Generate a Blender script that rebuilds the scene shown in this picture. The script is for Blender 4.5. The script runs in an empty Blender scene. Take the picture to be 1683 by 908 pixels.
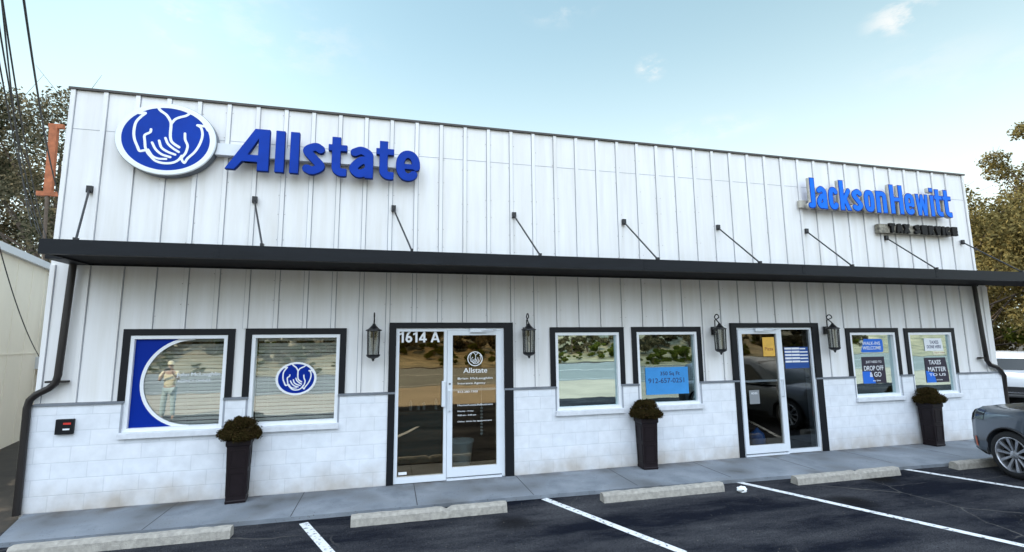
import bpy, bmesh, math, random
import numpy as np
from mathutils import Vector, Matrix
random.seed(7); RNG = np.random.default_rng(7)
S = bpy.context.scene
COL = S.collection
R = math.radians

# ---------------------------------------------------------------- camera
def cam_axes(yaw, pitch, roll):
    cy, sy, cp, sp = math.cos(yaw), math.sin(yaw), math.cos(pitch), math.sin(pitch)
    f = Vector((sy*cp, cy*cp, sp)); r = Vector((cy, -sy, 0)); u = r.cross(f)
    c, q = math.cos(roll), math.sin(roll)
    return c*r + q*u, -q*r + c*u, f
cr, cu, cf = cam_axes(.2457, .1341, -.0102)
cd = bpy.data.cameras.new('camera'); cam = bpy.data.objects.new('camera', cd); COL.objects.link(cam)
m = Matrix(((cr.x, cu.x, -cf.x, 4.1072), (cr.y, cu.y, -cf.y, -7.92), (cr.z, cu.z, -cf.z, 2.129), (0, 0, 0, 1)))
cam.matrix_world = m
cd.sensor_width = 36; cd.lens = 36*796.94/1683; cd.clip_end = 3000; cd.clip_start = .05
S.camera = cam

# ---------------------------------------------------------------- light
SUN_EL, SUN_AZ = R(30), R(-24)          # azimuth measured from +Y towards +X
sun_dir = Vector((math.sin(SUN_AZ)*math.cos(SUN_EL), math.cos(SUN_AZ)*math.cos(SUN_EL), math.sin(SUN_EL)))
sd = bpy.data.lights.new('sun', 'SUN'); sd.energy = 5.0; sd.angle = R(.5); sd.color = (1, .82, .60)
so = bpy.data.objects.new('sun', sd); COL.objects.link(so)
so.rotation_euler = sun_dir.to_track_quat('Z', 'Y').to_euler()
W = bpy.data.worlds.new('World'); S.world = W; W.use_nodes = True
nt = W.node_tree; N = nt.nodes; L = nt.links; N.clear()
def nd(t, **k):
    n = N.new(t)
    for a, b in k.items(): setattr(n, a, b)
    return n
out = nd('ShaderNodeOutputWorld'); bg = nd('ShaderNodeBackground'); L.new(bg.outputs[0], out.inputs[0])
sky = nd('ShaderNodeTexSky', sky_type='NISHITA'); sky.sun_disc = False
sky.sun_elevation = SUN_EL; sky.sun_rotation = SUN_AZ; sky.air_density = 1.0; sky.dust_density = .4; sky.ozone_density = 2.0
tc = nd('ShaderNodeTexCoord')
def vmath(op, a, b=None):
    n = nd('ShaderNodeVectorMath', operation=op)
    for i, v in enumerate((a, b)):
        if v is None: continue
        if isinstance(v, (tuple, Vector)): n.inputs[i].default_value = v
        else: L.new(v, n.inputs[i])
    return n
def smath(op, a, b=0., c=None, clamp=False):
    n = nd('ShaderNodeMath', operation=op); n.use_clamp = clamp
    for i, v in enumerate((a, b, c)):
        if v is None: continue
        if isinstance(v, (int, float)): n.inputs[i].default_value = v
        else: L.new(v, n.inputs[i])
    return n.outputs[0]
def smooth(v, a, b):
    n = nd('ShaderNodeMapRange', interpolation_type='SMOOTHSTEP'); L.new(v, n.inputs[0])
    n.inputs[1].default_value = a; n.inputs[2].default_value = b
    return n.outputs[0]
def cmix(fac, a, b, blend='MIX'):
    n = nd('ShaderNodeMix', data_type='RGBA', blend_type=blend)
    for i, v in ((0, fac), (6, a), (7, b)):
        if isinstance(v, (int, float)): n.inputs[i].default_value = v
        elif isinstance(v, tuple): n.inputs[i].default_value = (*v, 1)
        else: L.new(v, n.inputs[i])
    return n.outputs[2]
D = vmath('NORMALIZE', tc.outputs['Generated']).outputs[0]
sep = nd('ShaderNodeSeparateXYZ'); L.new(D, sep.inputs[0])
SKY_STR = .10
# thin haze over the low sun side tones the glare down; unseen white fill added overhead and opposite the sun to brighten the facade
base = cmix(1.0, sky.outputs[0], (.60, .95, 1.05), 'MULTIPLY')
# thin pale high haze, thicker towards the horizon
veil = smath('MULTIPLY_ADD', smooth(sep.outputs['Z'], .72, .12), .42, .50)
base = cmix(veil, base, cmix(smooth(sep.outputs['Z'], .10, .62), (11.0, 12.6, 12.4), (6.0, 8.6, 9.2)))
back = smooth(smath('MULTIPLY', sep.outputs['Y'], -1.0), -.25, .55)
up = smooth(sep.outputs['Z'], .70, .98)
sky_fill = smath('MAXIMUM', smath('MULTIPLY', back, smooth(sep.outputs['Z'], .12, .50)), up)
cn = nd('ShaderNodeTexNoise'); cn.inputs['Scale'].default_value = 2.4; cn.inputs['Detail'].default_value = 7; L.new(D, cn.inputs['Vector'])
sky_fill_fac = smath('MULTIPLY', sky_fill, smooth(cn.outputs[0], .25, .62))
base = cmix(sky_fill_fac, base, (26, 30, 35.5))
# small wispy clouds
def blob(dx, r0, power=1.0, sx=1.0):
    d = vmath('SUBTRACT', D, dx).outputs[0]
    d = vmath('MULTIPLY', d, (1, 1, sx)).outputs[0]
    n = nd('ShaderNodeVectorMath', operation='LENGTH'); L.new(d, n.inputs[0])
    return smath('MULTIPLY', smooth(n.outputs['Value'], r0, r0*.15), power)
def pxdir(x, y):
    return ((x-841.5)/796.94*cr + (454-y)/796.94*cu + cf).normalized()
fine = nd('ShaderNodeTexNoise'); fine.inputs['Scale'].default_value = 13; fine.inputs['Detail'].default_value = 9; fine.inputs['Roughness'].default_value = .62
fm = vmath('MULTIPLY', D, (1, 1, 2.0)).outputs[0]; L.new(fm, fine.inputs['Vector'])
acc = None
for (x, y, r0, p_, sx) in ((1070, 112, .034, 1.2, 1.2), (1480, 28, .06, 1.0, 1.7), (300, 42, .06, .8, 1.1), (1165, 214, .13, .5, 4.5), (920, 8, .09, .4, 2.2), (1530, 105, .13, .22, 3), (470, 60, .2, .3, 2.5), (1650, 110, .12, .25, 4)):
    b = blob(pxdir(x, y), r0, p_, sx); acc = b if acc is None else smath('MAXIMUM', acc, b)
cl = smath('MULTIPLY', acc, smooth(fine.outputs[0], .42, .62), clamp=True)
base = cmix(smath('MULTIPLY', cl, .8), base, (9.0, 9.0, 8.8))
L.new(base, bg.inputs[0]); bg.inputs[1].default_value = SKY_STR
vs = S.view_settings; vs.view_transform = 'Standard'; vs.look = 'None'; vs.gamma = 1; vs.use_curve_mapping = False; vs.exposure = .22

# ---------------------------------------------------------------- materials
MATS = {}
def mat(name, color, rough=.6, metal=0., noise=None, bump=None, spec=.5, coat=0., second=None):
    """noise=(scale, amount, stretch vec) mottles the colour; bump=(scale, strength); second colour for mottling"""
    m = bpy.data.materials.new(name); m.use_nodes = True; t = m.node_tree; b = t.nodes['Principled BSDF']
    b.inputs['Base Color'].default_value = (*color, 1); b.inputs['Roughness'].default_value = rough
    b.inputs['Metallic'].default_value = metal; b.inputs['Specular IOR Level'].default_value = spec
    b.inputs['Coat Weight'].default_value = coat
    tcn = t.nodes.new('ShaderNodeTexCoord')
    if noise:
        sc, am = noise[0], noise[1]; st = noise[2] if len(noise) > 2 else (1, 1, 1)
        mp = t.nodes.new('ShaderNodeMapping'); mp.inputs['Scale'].default_value = st; t.links.new(tcn.outputs['Object'], mp.inputs[0])
        n = t.nodes.new('ShaderNodeTexNoise'); n.inputs['Scale'].default_value = sc; n.inputs['Detail'].default_value = 6; n.inputs['Roughness'].default_value = .6
        t.links.new(mp.outputs[0], n.inputs[0])
        r = t.nodes.new('ShaderNodeValToRGB'); r.color_ramp.elements[0].position = .3; r.color_ramp.elements[1].position = .7
        s2 = second or tuple(max(0, c*(1-am)) for c in color)
        r.color_ramp.elements[0].color = (*s2, 1); r.color_ramp.elements[1].color = (*color, 1)
        t.links.new(n.outputs[0], r.inputs[0]); t.links.new(r.outputs[0], b.inputs['Base Color'])
    if bump:
        n2 = t.nodes.new('ShaderNodeTexNoise'); n2.inputs['Scale'].default_value = bump[0]; n2.inputs['Detail'].default_value = 5
        t.links.new(tcn.outputs['Object'], n2.inputs[0])
        bp = t.nodes.new('ShaderNodeBump'); bp.inputs['Strength'].default_value = bump[1]; bp.inputs['Distance'].default_value = .01
        t.links.new(n2.outputs[0], bp.inputs['Height']); t.links.new(bp.outputs[0], b.inputs['Normal'])
    MATS[name] = m
    return m
def tree_of(m): return m.node_tree, m.node_tree.nodes['Principled BSDF']

siding = mat('siding_paint', (.81, .81, .82), .5, noise=(1.7, .10, (3.4, 3.4, .28)), bump=(2.2, .5), second=(.70, .685, .66))
trim_black = mat('black_trim', (.007, .008, .011), .5, noise=(8, .25), spec=.25)
canopy_m = mat('canopy_metal', (.009, .011, .015), .5, noise=(2.2, .4, (1, 1, 4)), spec=.2)
soffit_m = mat('soffit_metal', (.006, .006, .008), .7, spec=.2)
white_frame = mat('white_frame', (.80, .82, .85), .38, noise=(5, .05))
alu = mat('painted_aluminium', (.74, .78, .83), .32, noise=(4, .06))
alu_dark = mat('dark_aluminium', (.10, .11, .13), .35)
sill_m = mat('sill_paint', (.72, .74, .78), .6, noise=(9, .18), bump=(40, .2))
flash_m = mat('flashing', (.20, .22, .25), .5, noise=(6, .3))
roofcap_m = mat('parapet_flashing', (.05, .042, .036), .45, noise=(3, .4))
brownpipe = mat('downspout_paint', (.016, .012, .011), .45, noise=(6, .3))
concrete = mat('concrete_walk', (.26, .285, .315), .88, noise=(2.2, .22), bump=(90, .25), second=(.15, .17, .195), spec=.3)
stopcon = mat('wheel_stop_concrete', (.42, .39, .34), .9, noise=(16, .45), bump=(70, .6), second=(.25, .235, .21))
paintline = mat('parking_paint', (.66, .67, .68), .75, noise=(19, .5), second=(.10, .10, .105), bump=(90, .3))
for n_ in paintline.node_tree.nodes:
    if n_.type == 'VALTORGB': n_.color_ramp.elements[0].position = .36; n_.color_ramp.elements[1].position = .46
blue = mat('sign_blue', (.001, .042, .37), .45, spec=.14, noise=(3, .22))
blue_edge = mat('sign_blue_edge', (.001, .020, .17), .5, spec=.15)
jblue = mat('bright_blue_face', (.002, .17, .84), .45, spec=.14, noise=(3, .2))
jedge = mat('navy_trim_edge', (.001, .035, .30), .5, spec=.15)
beige = mat('beige_return', (.55, .52, .45), .5, noise=(14, .3))
signwhite = mat('sign_white', (.80, .84, .86), .35)
signback = mat('sign_cabinet_side', (.10, .12, .15), .4)
raceway = mat('raceway_paint', (.70, .73, .77), .5, noise=(7, .08))
darkletter = mat('weathered_dark_letter', (.012, .011, .010), .6, noise=(40, .5), spec=.2)
taxback = mat('weathered_cabinet', (.36, .33, .26), .6, noise=(18, .7), second=(.06, .055, .045))
iron = mat('lantern_iron', (.012, .012, .014), .4, spec=.45)
candle = mat('candle_white', (.75, .72, .62), .6)
pot_m = mat('planter_resin', (.011, .006, .008), .5, spec=.25, noise=(10, .3), bump=(50, .1))
soil = mat('potting_soil', (.03, .02, .015), .95)
vinyl_blue = mat('vinyl_blue', (.001, .022, .26), .5, spec=.1)
vinyl_white = mat('vinyl_white', (.78, .80, .83), .5)
paper_blue = mat('paper_blue', (.045, .28, .66), .8, noise=(5, .15))
ink = mat('ink_dark', (.02, .03, .10), .7)
poster_dark = mat('poster_dark', (.020, .014, .030), .6)
poster_blue = mat('poster_blue', (.005, .13, .60), .6)
poster_white = mat('poster_white', (.75, .77, .80), .6)
reflected_yellow = mat('reflected_yellow', (.80, .46, .07), .6, noise=(7, .25))
brown_ink = mat('brown_ink', (.30, .10, .03), .7)
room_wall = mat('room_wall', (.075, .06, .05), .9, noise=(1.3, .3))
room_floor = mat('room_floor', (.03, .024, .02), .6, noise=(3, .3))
desk_m = mat('desk_teal', (.02, .085, .10), .5, noise=(3, .2))
blind_m = mat('blind_slat', (.80, .79, .74), .6)
ceramic = mat('pot_glaze', (.55, .62, .64), .4, noise=(4, .12))
skin_m = mat('skin', (.45, .27, .19), .6)
rubber = mat('tyre_rubber', (.012, .012, .013), .75, bump=(60, .2))
rim_m = mat('alloy_rim', (.52, .53, .56), .28, metal=.85, noise=(9, .15))
rim_dark = mat('wheel_well', (.006, .006, .007), .8)
carpaint = mat('grey_car_paint', (.085, .105, .13), .34, metal=.5, coat=1.0)
carwhite = mat('white_car_paint', (.74, .76, .79), .35, coat=.8)
carblack = mat('black_plastic', (.014, .014, .016), .6)
carglass = mat('car_glass', (.01, .013, .015), .06, spec=.8)
headlens = mat('headlamp_lens', (.03, .035, .04), .08, spec=.9)
tail_red = mat('tail_lamp_red', (.42, .012, .018), .2)
reflector = mat('side_reflector_orange', (.55, .10, .03), .3)
chrome = mat('chrome', (.7, .7, .72), .15, metal=1)
rust = mat('rusty_steel', (.42, .13, .05), .75, noise=(7, .5), bump=(60, .3))
cable_m = mat('cable_rubber', (.02, .02, .022), .6)
bark = mat('bark', (.13, .095, .07), .9, noise=(9, .5), bump=(20, .6))
twig = mat('dry_twig', (.42, .33, .22), .85, noise=(12, .5))
nb_wall = mat('neighbour_metal_wall', (.84, .80, .68), .5, noise=(.7, .14, (1, 1, .3)))
nb_trim = mat('neighbour_trim', (.60, .64, .68), .45)
boxgrey = mat('meter_box', (.55, .58, .6), .5)
redled = mat('red_label', (.60, .03, .02), .5)
paperlitter = mat('crumpled_paper', (.78, .80, .80), .8)
tshirt = mat('cream_tshirt', (.80, .74, .52), .8)
jeans = mat('light_jeans', (.42, .56, .60), .8)
cloth_blue = mat('blue_bag_plastic', (.02, .13, .42), .4)

# block wall: painted concrete block in running bond, grubby low down
bm_ = mat('painted_block', (.76, .78, .82), .6)
t, b = tree_of(bm_)
tcn = t.nodes.new('ShaderNodeTexCoord'); sx = t.nodes.new('ShaderNodeSeparateXYZ'); t.links.new(tcn.outputs['Object'], sx.inputs[0])
cx = t.nodes.new('ShaderNodeCombineXYZ'); ad = t.nodes.new('ShaderNodeMath'); ad.operation = 'ADD'
t.links.new(sx.outputs[0], ad.inputs[0]); t.links.new(sx.outputs[1], ad.inputs[1])
t.links.new(ad.outputs[0], cx.inputs[0]); t.links.new(sx.outputs[2], cx.inputs[1])
br = t.nodes.new('ShaderNodeTexBrick'); br.inputs['Scale'].default_value = 1; br.inputs['Brick Width'].default_value = .406; br.inputs['Row Height'].default_value = .203
br.inputs['Mortar Size'].default_value = .006; br.inputs['Mortar Smooth'].default_value = .4; br.inputs['Bias'].default_value = 0
br.inputs['Color1'].default_value = (.77, .79, .83, 1); br.inputs['Color2'].default_value = (.735, .765, .815, 1); br.inputs['Mortar'].default_value = (.665, .69, .735, 1)
t.links.new(cx.outputs[0], br.inputs['Vector'])
n1 = t.nodes.new('ShaderNodeTexNoise'); n1.inputs['Scale'].default_value = 2.6; n1.inputs['Detail'].default_value = 7; t.links.new(tcn.outputs['Object'], n1.inputs[0])
mr = t.nodes.new('ShaderNodeMapRange'); t.links.new(sx.outputs[2], mr.inputs[0]); mr.inputs[1].default_value = .60; mr.inputs[2].default_value = -.02
ml = t.nodes.new('ShaderNodeMath'); ml.operation = 'MULTIPLY'; t.links.new(mr.outputs[0], ml.inputs[0]); t.links.new(n1.outputs[0], ml.inputs[1])
mx2 = t.nodes.new('ShaderNodeMapRange'); t.links.new(ml.outputs[0], mx2.inputs[0]); mx2.inputs[1].default_value = .17; mx2.inputs[2].default_value = .60; mx2.inputs[4].default_value = .75
mc = t.nodes.new('ShaderNodeMix'); mc.data_type = 'RGBA'; t.links.new(mx2.outputs[0], mc.inputs[0]); t.links.new(br.outputs[0], mc.inputs[6]); mc.inputs[7].default_value = (.38, .31, .23, 1)
n3 = t.nodes.new('ShaderNodeTexNoise'); n3.inputs['Scale'].default_value = 7; n3.inputs['Detail'].default_value = 8; t.links.new(tcn.outputs['Object'], n3.inputs[0])
r3 = t.nodes.new('ShaderNodeMapRange'); t.links.new(n3.outputs[0], r3.inputs[0]); r3.inputs[1].default_value = .3; r3.inputs[2].default_value = .7; r3.inputs[3].default_value = .90; r3.inputs[4].default_value = 1.03
mm = t.nodes.new('ShaderNodeMix'); mm.data_type = 'RGBA'; mm.blend_type = 'MULTIPLY'; mm.inputs[0].default_value = 1
t.links.new(mc.outputs[2], mm.inputs[6]); t.links.new(r3.outputs[0], mm.inputs[7]); t.links.new(mm.outputs[2], b.inputs['Base Color'])
bp = t.nodes.new('ShaderNodeBump'); bp.inputs['Strength'].default_value = .6; bp.inputs['Distance'].default_value = .003; bp.invert = True
t.links.new(br.outputs['Fac'], bp.inputs['Height']); t.links.new(bp.outputs[0], b.inputs['Normal'])

# asphalt: dark sealcoat worn to lighter grey in long patches
asph = mat('asphalt', (.03, .032, .036), .92, spec=.08)
t, b = tree_of(asph)
tcn = t.nodes.new('ShaderNodeTexCoord'); mp = t.nodes.new('ShaderNodeMapping'); mp.inputs['Rotation'].default_value = (0, 0, R(25)); mp.inputs['Scale'].default_value = (.35, 1.1, 1)
t.links.new(tcn.outputs['Object'], mp.inputs[0])
n1 = t.nodes.new('ShaderNodeTexNoise'); n1.inputs['Scale'].default_value = 1.0; n1.inputs['Detail'].default_value = 9; n1.inputs['Roughness'].default_value = .68; t.links.new(mp.outputs[0], n1.inputs[0])
r1 = t.nodes.new('ShaderNodeValToRGB'); r1.color_ramp.elements[0].position = .42; r1.color_ramp.elements[0].color = (.0035, .005, .010, 1)
r1.color_ramp.elements[1].position = .72; r1.color_ramp.elements[1].color = (.060, .060, .064, 1); t.links.new(n1.outputs[0], r1.inputs[0])
n2 = t.nodes.new('ShaderNodeTexNoise'); n2.inputs['Scale'].default_value = 130; n2.inputs['Detail'].default_value = 3; t.links.new(tcn.outputs['Object'], n2.inputs[0])
r2 = t.nodes.new('ShaderNodeMapRange'); r2.inputs[1].default_value = .35; r2.inputs[2].default_value = .7; r2.inputs[3].default_value = .35; r2.inputs[4].default_value = 2.0; t.links.new(n2.outputs[0], r2.inputs[0])
mm = t.nodes.new('ShaderNodeMix'); mm.data_type = 'RGBA'; mm.blend_type = 'MULTIPLY'; mm.inputs[0].default_value = 1
t.links.new(r1.outputs[0], mm.inputs[6]); t.links.new(r2.outputs[0], mm.inputs[7])
def mask(tex, out_, a_, b2):
    r_ = t.nodes.new('ShaderNodeMapRange'); r_.inputs[1].default_value = a_; r_.inputs[2].default_value = b2; t.links.new(tex.outputs[out_], r_.inputs[0]); return r_.outputs[0]
def mul_(a_, b2):
    q = t.nodes.new('ShaderNodeMath'); q.operation = 'MULTIPLY'; t.links.new(a_, q.inputs[0]); t.links.new(b2, q.inputs[1]); return q.outputs[0]
def blend(fac, base_, col_):
    q = t.nodes.new('ShaderNodeMix'); q.data_type = 'RGBA'; t.links.new(fac, q.inputs[0]); t.links.new(base_, q.inputs[6]); q.inputs[7].default_value = (*col_, 1); return q.outputs[2]
wn = t.nodes.new('ShaderNodeTexNoise'); wn.inputs['Scale'].default_value = 1.7; wn.inputs['Detail'].default_value = 5; t.links.new(tcn.outputs['Object'], wn.inputs[0])
wv = t.nodes.new('ShaderNodeVectorMath'); wv.operation = 'MULTIPLY_ADD'; t.links.new(wn.outputs['Color'], wv.inputs[0]); wv.inputs[1].default_value = (.4, .4, 0); t.links.new(tcn.outputs['Object'], wv.inputs[2])
vo = t.nodes.new('ShaderNodeTexVoronoi'); vo.feature = 'DISTANCE_TO_EDGE'; vo.inputs['Scale'].default_value = .42; t.links.new(wv.outputs[0], vo.inputs['Vector'])
pn = t.nodes.new('ShaderNodeTexNoise'); pn.inputs['Scale'].default_value = .5; t.links.new(tcn.outputs['Object'], pn.inputs[0])
crack = mul_(mask(vo, 'Distance', .006, .002), mask(pn, 0, .50, .60))
c1 = blend(crack, mm.outputs[2], (.075, .072, .068))
on = t.nodes.new('ShaderNodeTexVoronoi'); on.inputs['Scale'].default_value = .55; on.inputs['Randomness'].default_value = 1; t.links.new(wv.outputs[0], on.inputs['Vector'])
c2 = blend(mask(on, 'Distance', .20, .08), c1, (.0035, .0035, .004))
gn = t.nodes.new('ShaderNodeTexVoronoi'); gn.inputs['Scale'].default_value = 14; t.links.new(tcn.outputs['Object'], gn.inputs['Vector'])
gm = mul_(mask(gn, 'Distance', .085, .05), mask(pn, 0, .42, .60)); c3 = blend(gm, c2, (.20, .18, .14))
t.links.new(c3, b.inputs['Base Color'])
bp = t.nodes.new('ShaderNodeBump'); bp.inputs['Strength'].default_value = .5; bp.inputs['Distance'].default_value = .006; t.links.new(n2.outputs[0], bp.inputs['Height']); t.links.new(bp.outputs[0], b.inputs['Normal'])

def glass_mat(name, refl, tint, gcol=(.95, .98, 1), wave=.025):
    m = bpy.data.materials.new(name); m.use_nodes = True; t = m.node_tree; t.nodes.clear()
    o = t.nodes.new('ShaderNodeOutputMaterial'); mi = t.nodes.new('ShaderNodeMixShader'); tr = t.nodes.new('ShaderNodeBsdfTransparent'); gl = t.nodes.new('ShaderNodeBsdfGlossy')
    tr.inputs[0].default_value = (*tint, 1); gl.inputs['Roughness'].default_value = 0.0; gl.inputs[0].default_value = (*gcol, 1)
    mi.inputs[0].default_value = refl
    if wave:
        c_ = t.nodes.new('ShaderNodeTexCoord'); n_ = t.nodes.new('ShaderNodeTexNoise'); n_.inputs['Scale'].default_value = 2.3; n_.inputs['Detail'].default_value = 1
        p_ = t.nodes.new('ShaderNodeBump'); p_.inputs['Strength'].default_value = wave; p_.inputs['Distance'].default_value = .03
        t.links.new(c_.outputs['Object'], n_.inputs[0]); t.links.new(n_.outputs[0], p_.inputs['Height']); t.links.new(p_.outputs[0], gl.inputs['Normal'])
    t.links.new(tr.outputs[0], mi.inputs[1]); t.links.new(gl.outputs[0], mi.inputs[2]); t.links.new(mi.outputs[0], o.inputs[0])
    return m
g_mirror = glass_mat('reflective_glass', .62, (.60, .66, .66), (.80, .97, .98))
g_half = glass_mat('half_reflective_glass', .34, (.60, .66, .68), (.80, .97, .98))
g_blind = glass_mat('window_glass', .24, (.93, .95, .94))
g_door = glass_mat('bronze_door_glass', .19, (.72, .76, .76), (1.0, .74, .46))
g_dark2 = glass_mat('clear_door_glass', .12, (.70, .72, .73), (1, .85, .66))
g_dark = glass_mat('dark_door_glass', .09, (.45, .47, .48))
g_clear = glass_mat('lantern_glass', .12, (.62, .63, .62))

def leaf_mat(name, cols, trans=.35):
    m = bpy.data.materials.new(name); m.use_nodes = True; t = m.node_tree; t.nodes.clear()
    o = t.nodes.new('ShaderNodeOutputMaterial'); g = t.nodes.new('ShaderNodeNewGeometry'); r = t.nodes.new('ShaderNodeValToRGB')
    els = r.color_ramp.elements
    for i, c in enumerate(cols):
        e = els[i] if i < 2 else els.new(0)
        e.position = i/(len(cols)-1); e.color = (*c, 1)
    t.links.new(g.outputs['Random Per Island'], r.inputs[0])
    d = t.nodes.new('ShaderNodeBsdfDiffuse'); l = t.nodes.new('ShaderNodeBsdfTranslucent'); mi = t.nodes.new('ShaderNodeMixShader'); mi.inputs[0].default_value = trans
    t.links.new(r.outputs[0], d.inputs[0]); t.links.new(r.outputs[0], l.inputs[0]); t.links.new(d.outputs[0], mi.inputs[1]); t.links.new(l.outputs[0], mi.inputs[2]); t.links.new(mi.outputs[0], o.inputs[0])
    return m
lf_olive = leaf_mat('olive_leaves', [(.016, .024, .012), (.04, .046, .018), (.09, .075, .03), (.03, .038, .02), (.22, .19, .12)])
lf_gold = leaf_mat('autumn_leaves', [(.045, .036, .012), (.10, .08, .02), (.24, .17, .045), (.03, .027, .012), (.34, .28, .11)], .45)
lf_green = leaf_mat('bush_leaves', [(.04, .07, .015), (.09, .12, .02), (.15, .16, .03)], .4)
lf_mum = leaf_mat('dried_mum_leaves', [(.04, .036, .012), (.07, .055, .016), (.06, .07, .02), (.085, .06, .025), (.045, .026, .012)], .1)

t, b = tree_of(concrete)
old = b.inputs['Base Color'].links[0].from_socket
tcn = t.nodes.new('ShaderNodeTexCoord')
def nz(sc, a_, b2, det=6):
    n_ = t.nodes.new('ShaderNodeTexNoise'); n_.inputs['Scale'].default_value = sc; n_.inputs['Detail'].default_value = det; t.links.new(tcn.outputs['Object'], n_.inputs[0])
    r_ = t.nodes.new('ShaderNodeMapRange'); r_.inputs[1].default_value = a_; r_.inputs[2].default_value = b2; t.links.new(n_.outputs[0], r_.inputs[0]); return r_.outputs[0]
c1 = blend(nz(1.1, .50, .70), old, (.10, .105, .11)); c2 = blend(nz(42, .66, .72, 2), c1, (.09, .085, .08))
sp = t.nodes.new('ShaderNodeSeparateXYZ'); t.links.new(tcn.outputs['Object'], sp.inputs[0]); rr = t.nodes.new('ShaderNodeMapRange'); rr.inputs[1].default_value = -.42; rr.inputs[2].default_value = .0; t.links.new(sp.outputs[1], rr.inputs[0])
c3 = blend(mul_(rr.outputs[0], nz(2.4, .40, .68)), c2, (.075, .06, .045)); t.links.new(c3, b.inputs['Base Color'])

# ---------------------------------------------------------------- mesh helpers
def tag(o, label=None, cat=None, group=None, kind=None):
    if label: o['label'] = label
    if cat: o['category'] = cat
    if group: o['group'] = group
    if kind: o['kind'] = kind
    return o
def empty(name, loc=(0, 0, 0), rz=0, label=None, cat=None, group=None):
    o = bpy.data.objects.new(name, None); COL.objects.link(o); o.location = loc; o.rotation_euler = (0, 0, rz); o.empty_display_size = .2
    return tag(o, label, cat, group)
class MB:
    def __init__(s): s.v = []; s.f = []; s.mi = []
    def add(s, vs, fs, mi=0):
        k = len(s.v); s.v += [tuple(v) for v in vs]; s.f += [tuple(i+k for i in f) for f in fs]; s.mi += [mi]*len(fs); return s
    def box(s, x0, x1, y0, y1, z0, z1, mi=0):
        vs = [(x, y, z) for z in (z0, z1) for y in (y0, y1) for x in (x0, x1)]
        return s.add(vs, [(0, 2, 3, 1), (4, 5, 7, 6), (0, 1, 5, 4), (2, 6, 7, 3), (0, 4, 6, 2), (1, 3, 7, 5)], mi)
    def obox(s, c, ax, ay, az, mi=0):
        c, ax, ay, az = map(Vector, (c, ax, ay, az))
        vs = [c+i*ax+j*ay+k*az for k in (-1, 1) for j in (-1, 1) for i in (-1, 1)]
        return s.add(vs, [(0, 2, 3, 1), (4, 5, 7, 6), (0, 1, 5, 4), (2, 6, 7, 3), (0, 4, 6, 2), (1, 3, 7, 5)], mi)
    def tube(s, pts, r, n=8, mi=0, caps=True):
        pts = [Vector(p) for p in pts]; rs = r if isinstance(r, (list, tuple)) else [r]*len(pts); rings = []; up = None
        for i, p in enumerate(pts):
            d = (pts[min(i+1, len(pts)-1)]-pts[max(i-1, 0)]).normalized()
            if up is None: up = Vector((0, 0, 1)) if abs(d.z) < .9 else Vector((1, 0, 0))
            a = d.cross(up)
            if a.length < 1e-4: a = d.cross(Vector((.3, .9, .1)))
            a.normalize(); b_ = d.cross(a).normalized(); up = a.cross(d).normalized() if abs(d.z) < .999 else up
            rings.append([p+rs[i]*(math.cos(2*math.pi*k/n)*a+math.sin(2*math.pi*k/n)*b_) for k in range(n)])
        vs = [v for r_ in rings for v in r_]; fs = []
        for i in range(len(pts)-1):
            for k in range(n): fs.append((i*n+k, i*n+(k+1) % n, (i+1)*n+(k+1) % n, (i+1)*n+k))
        if caps: fs += [tuple(range(n))[::-1], tuple((len(pts)-1)*n+k for k in range(n))]
        return s.add(vs, fs, mi)
    def lathe(s, prof, c=(0, 0, 0), n=16, mi=0, ax='z', a0=0):
        vs = []; fs = []
        for r, h in prof:
            for k in range(n):
                a = a0+2*math.pi*k/n; u, w = r*math.cos(a), r*math.sin(a)
                vs.append({'z': (c[0]+u, c[1]+w, c[2]+h), 'x': (c[0]+h, c[1]+u, c[2]+w), 'y': (c[0]+u, c[1]+h, c[2]+w)}[ax])
        for i in range(len(prof)-1):
            for k in range(n): fs.append((i*n+k, i*n+(k+1) % n, (i+1)*n+(k+1) % n, (i+1)*n+k))
        return s.add(vs, fs, mi)
    def build(s, name, mats, parent=None, smooth=False, bevel=0):
        me = bpy.data.meshes.new(name); me.from_pydata(s.v, [], s.f)
        mats = mats if isinstance(mats, (list, tuple)) else [mats]
        for m_ in mats: me.materials.append(m_)
        if len(mats) > 1: me.polygons.foreach_set('material_index', s.mi)
        me.update()
        bmx = bmesh.new(); bmx.from_mesh(me); bmesh.ops.recalc_face_normals(bmx, faces=bmx.faces)
        if bevel: bmesh.ops.bevel(bmx, geom=bmx.edges[:], offset=bevel, segments=2, affect='EDGES', profile=.5)
        bmx.to_mesh(me); bmx.free()
        if smooth: me.polygons.foreach_set('use_smooth', [True]*len(me.polygons))
        return link(name, me, parent)
def link(name, me, parent=None):
    o = bpy.data.objects.new(name, me); COL.objects.link(o)
    if parent: o.parent = parent
    return o
def struct(o): o['kind'] = 'structure'; return o
def copy_tree(o, parent=None):
    c = o.copy(); COL.objects.link(c)
    if parent: c.parent = parent
    for ch in [x for x in list(bpy.data.objects) if x.parent == o]: copy_tree(ch, c)
    return c
def autosmooth(o, ang=35):
    me = o.data; bmx = bmesh.new(); bmx.from_mesh(me)
    for f in bmx.faces: f.smooth = True
    for e in bmx.edges: e.smooth = len(e.link_faces) == 2 and e.calc_face_angle(0) < R(ang)
    bmx.to_mesh(me); bmx.free()
def baked(o):
    dg = bpy.context.evaluated_depsgraph_get(); me = bpy.data.meshes.new_from_object(o.evaluated_get(dg)); o.modifiers.clear(); o.data = me; return o

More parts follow.
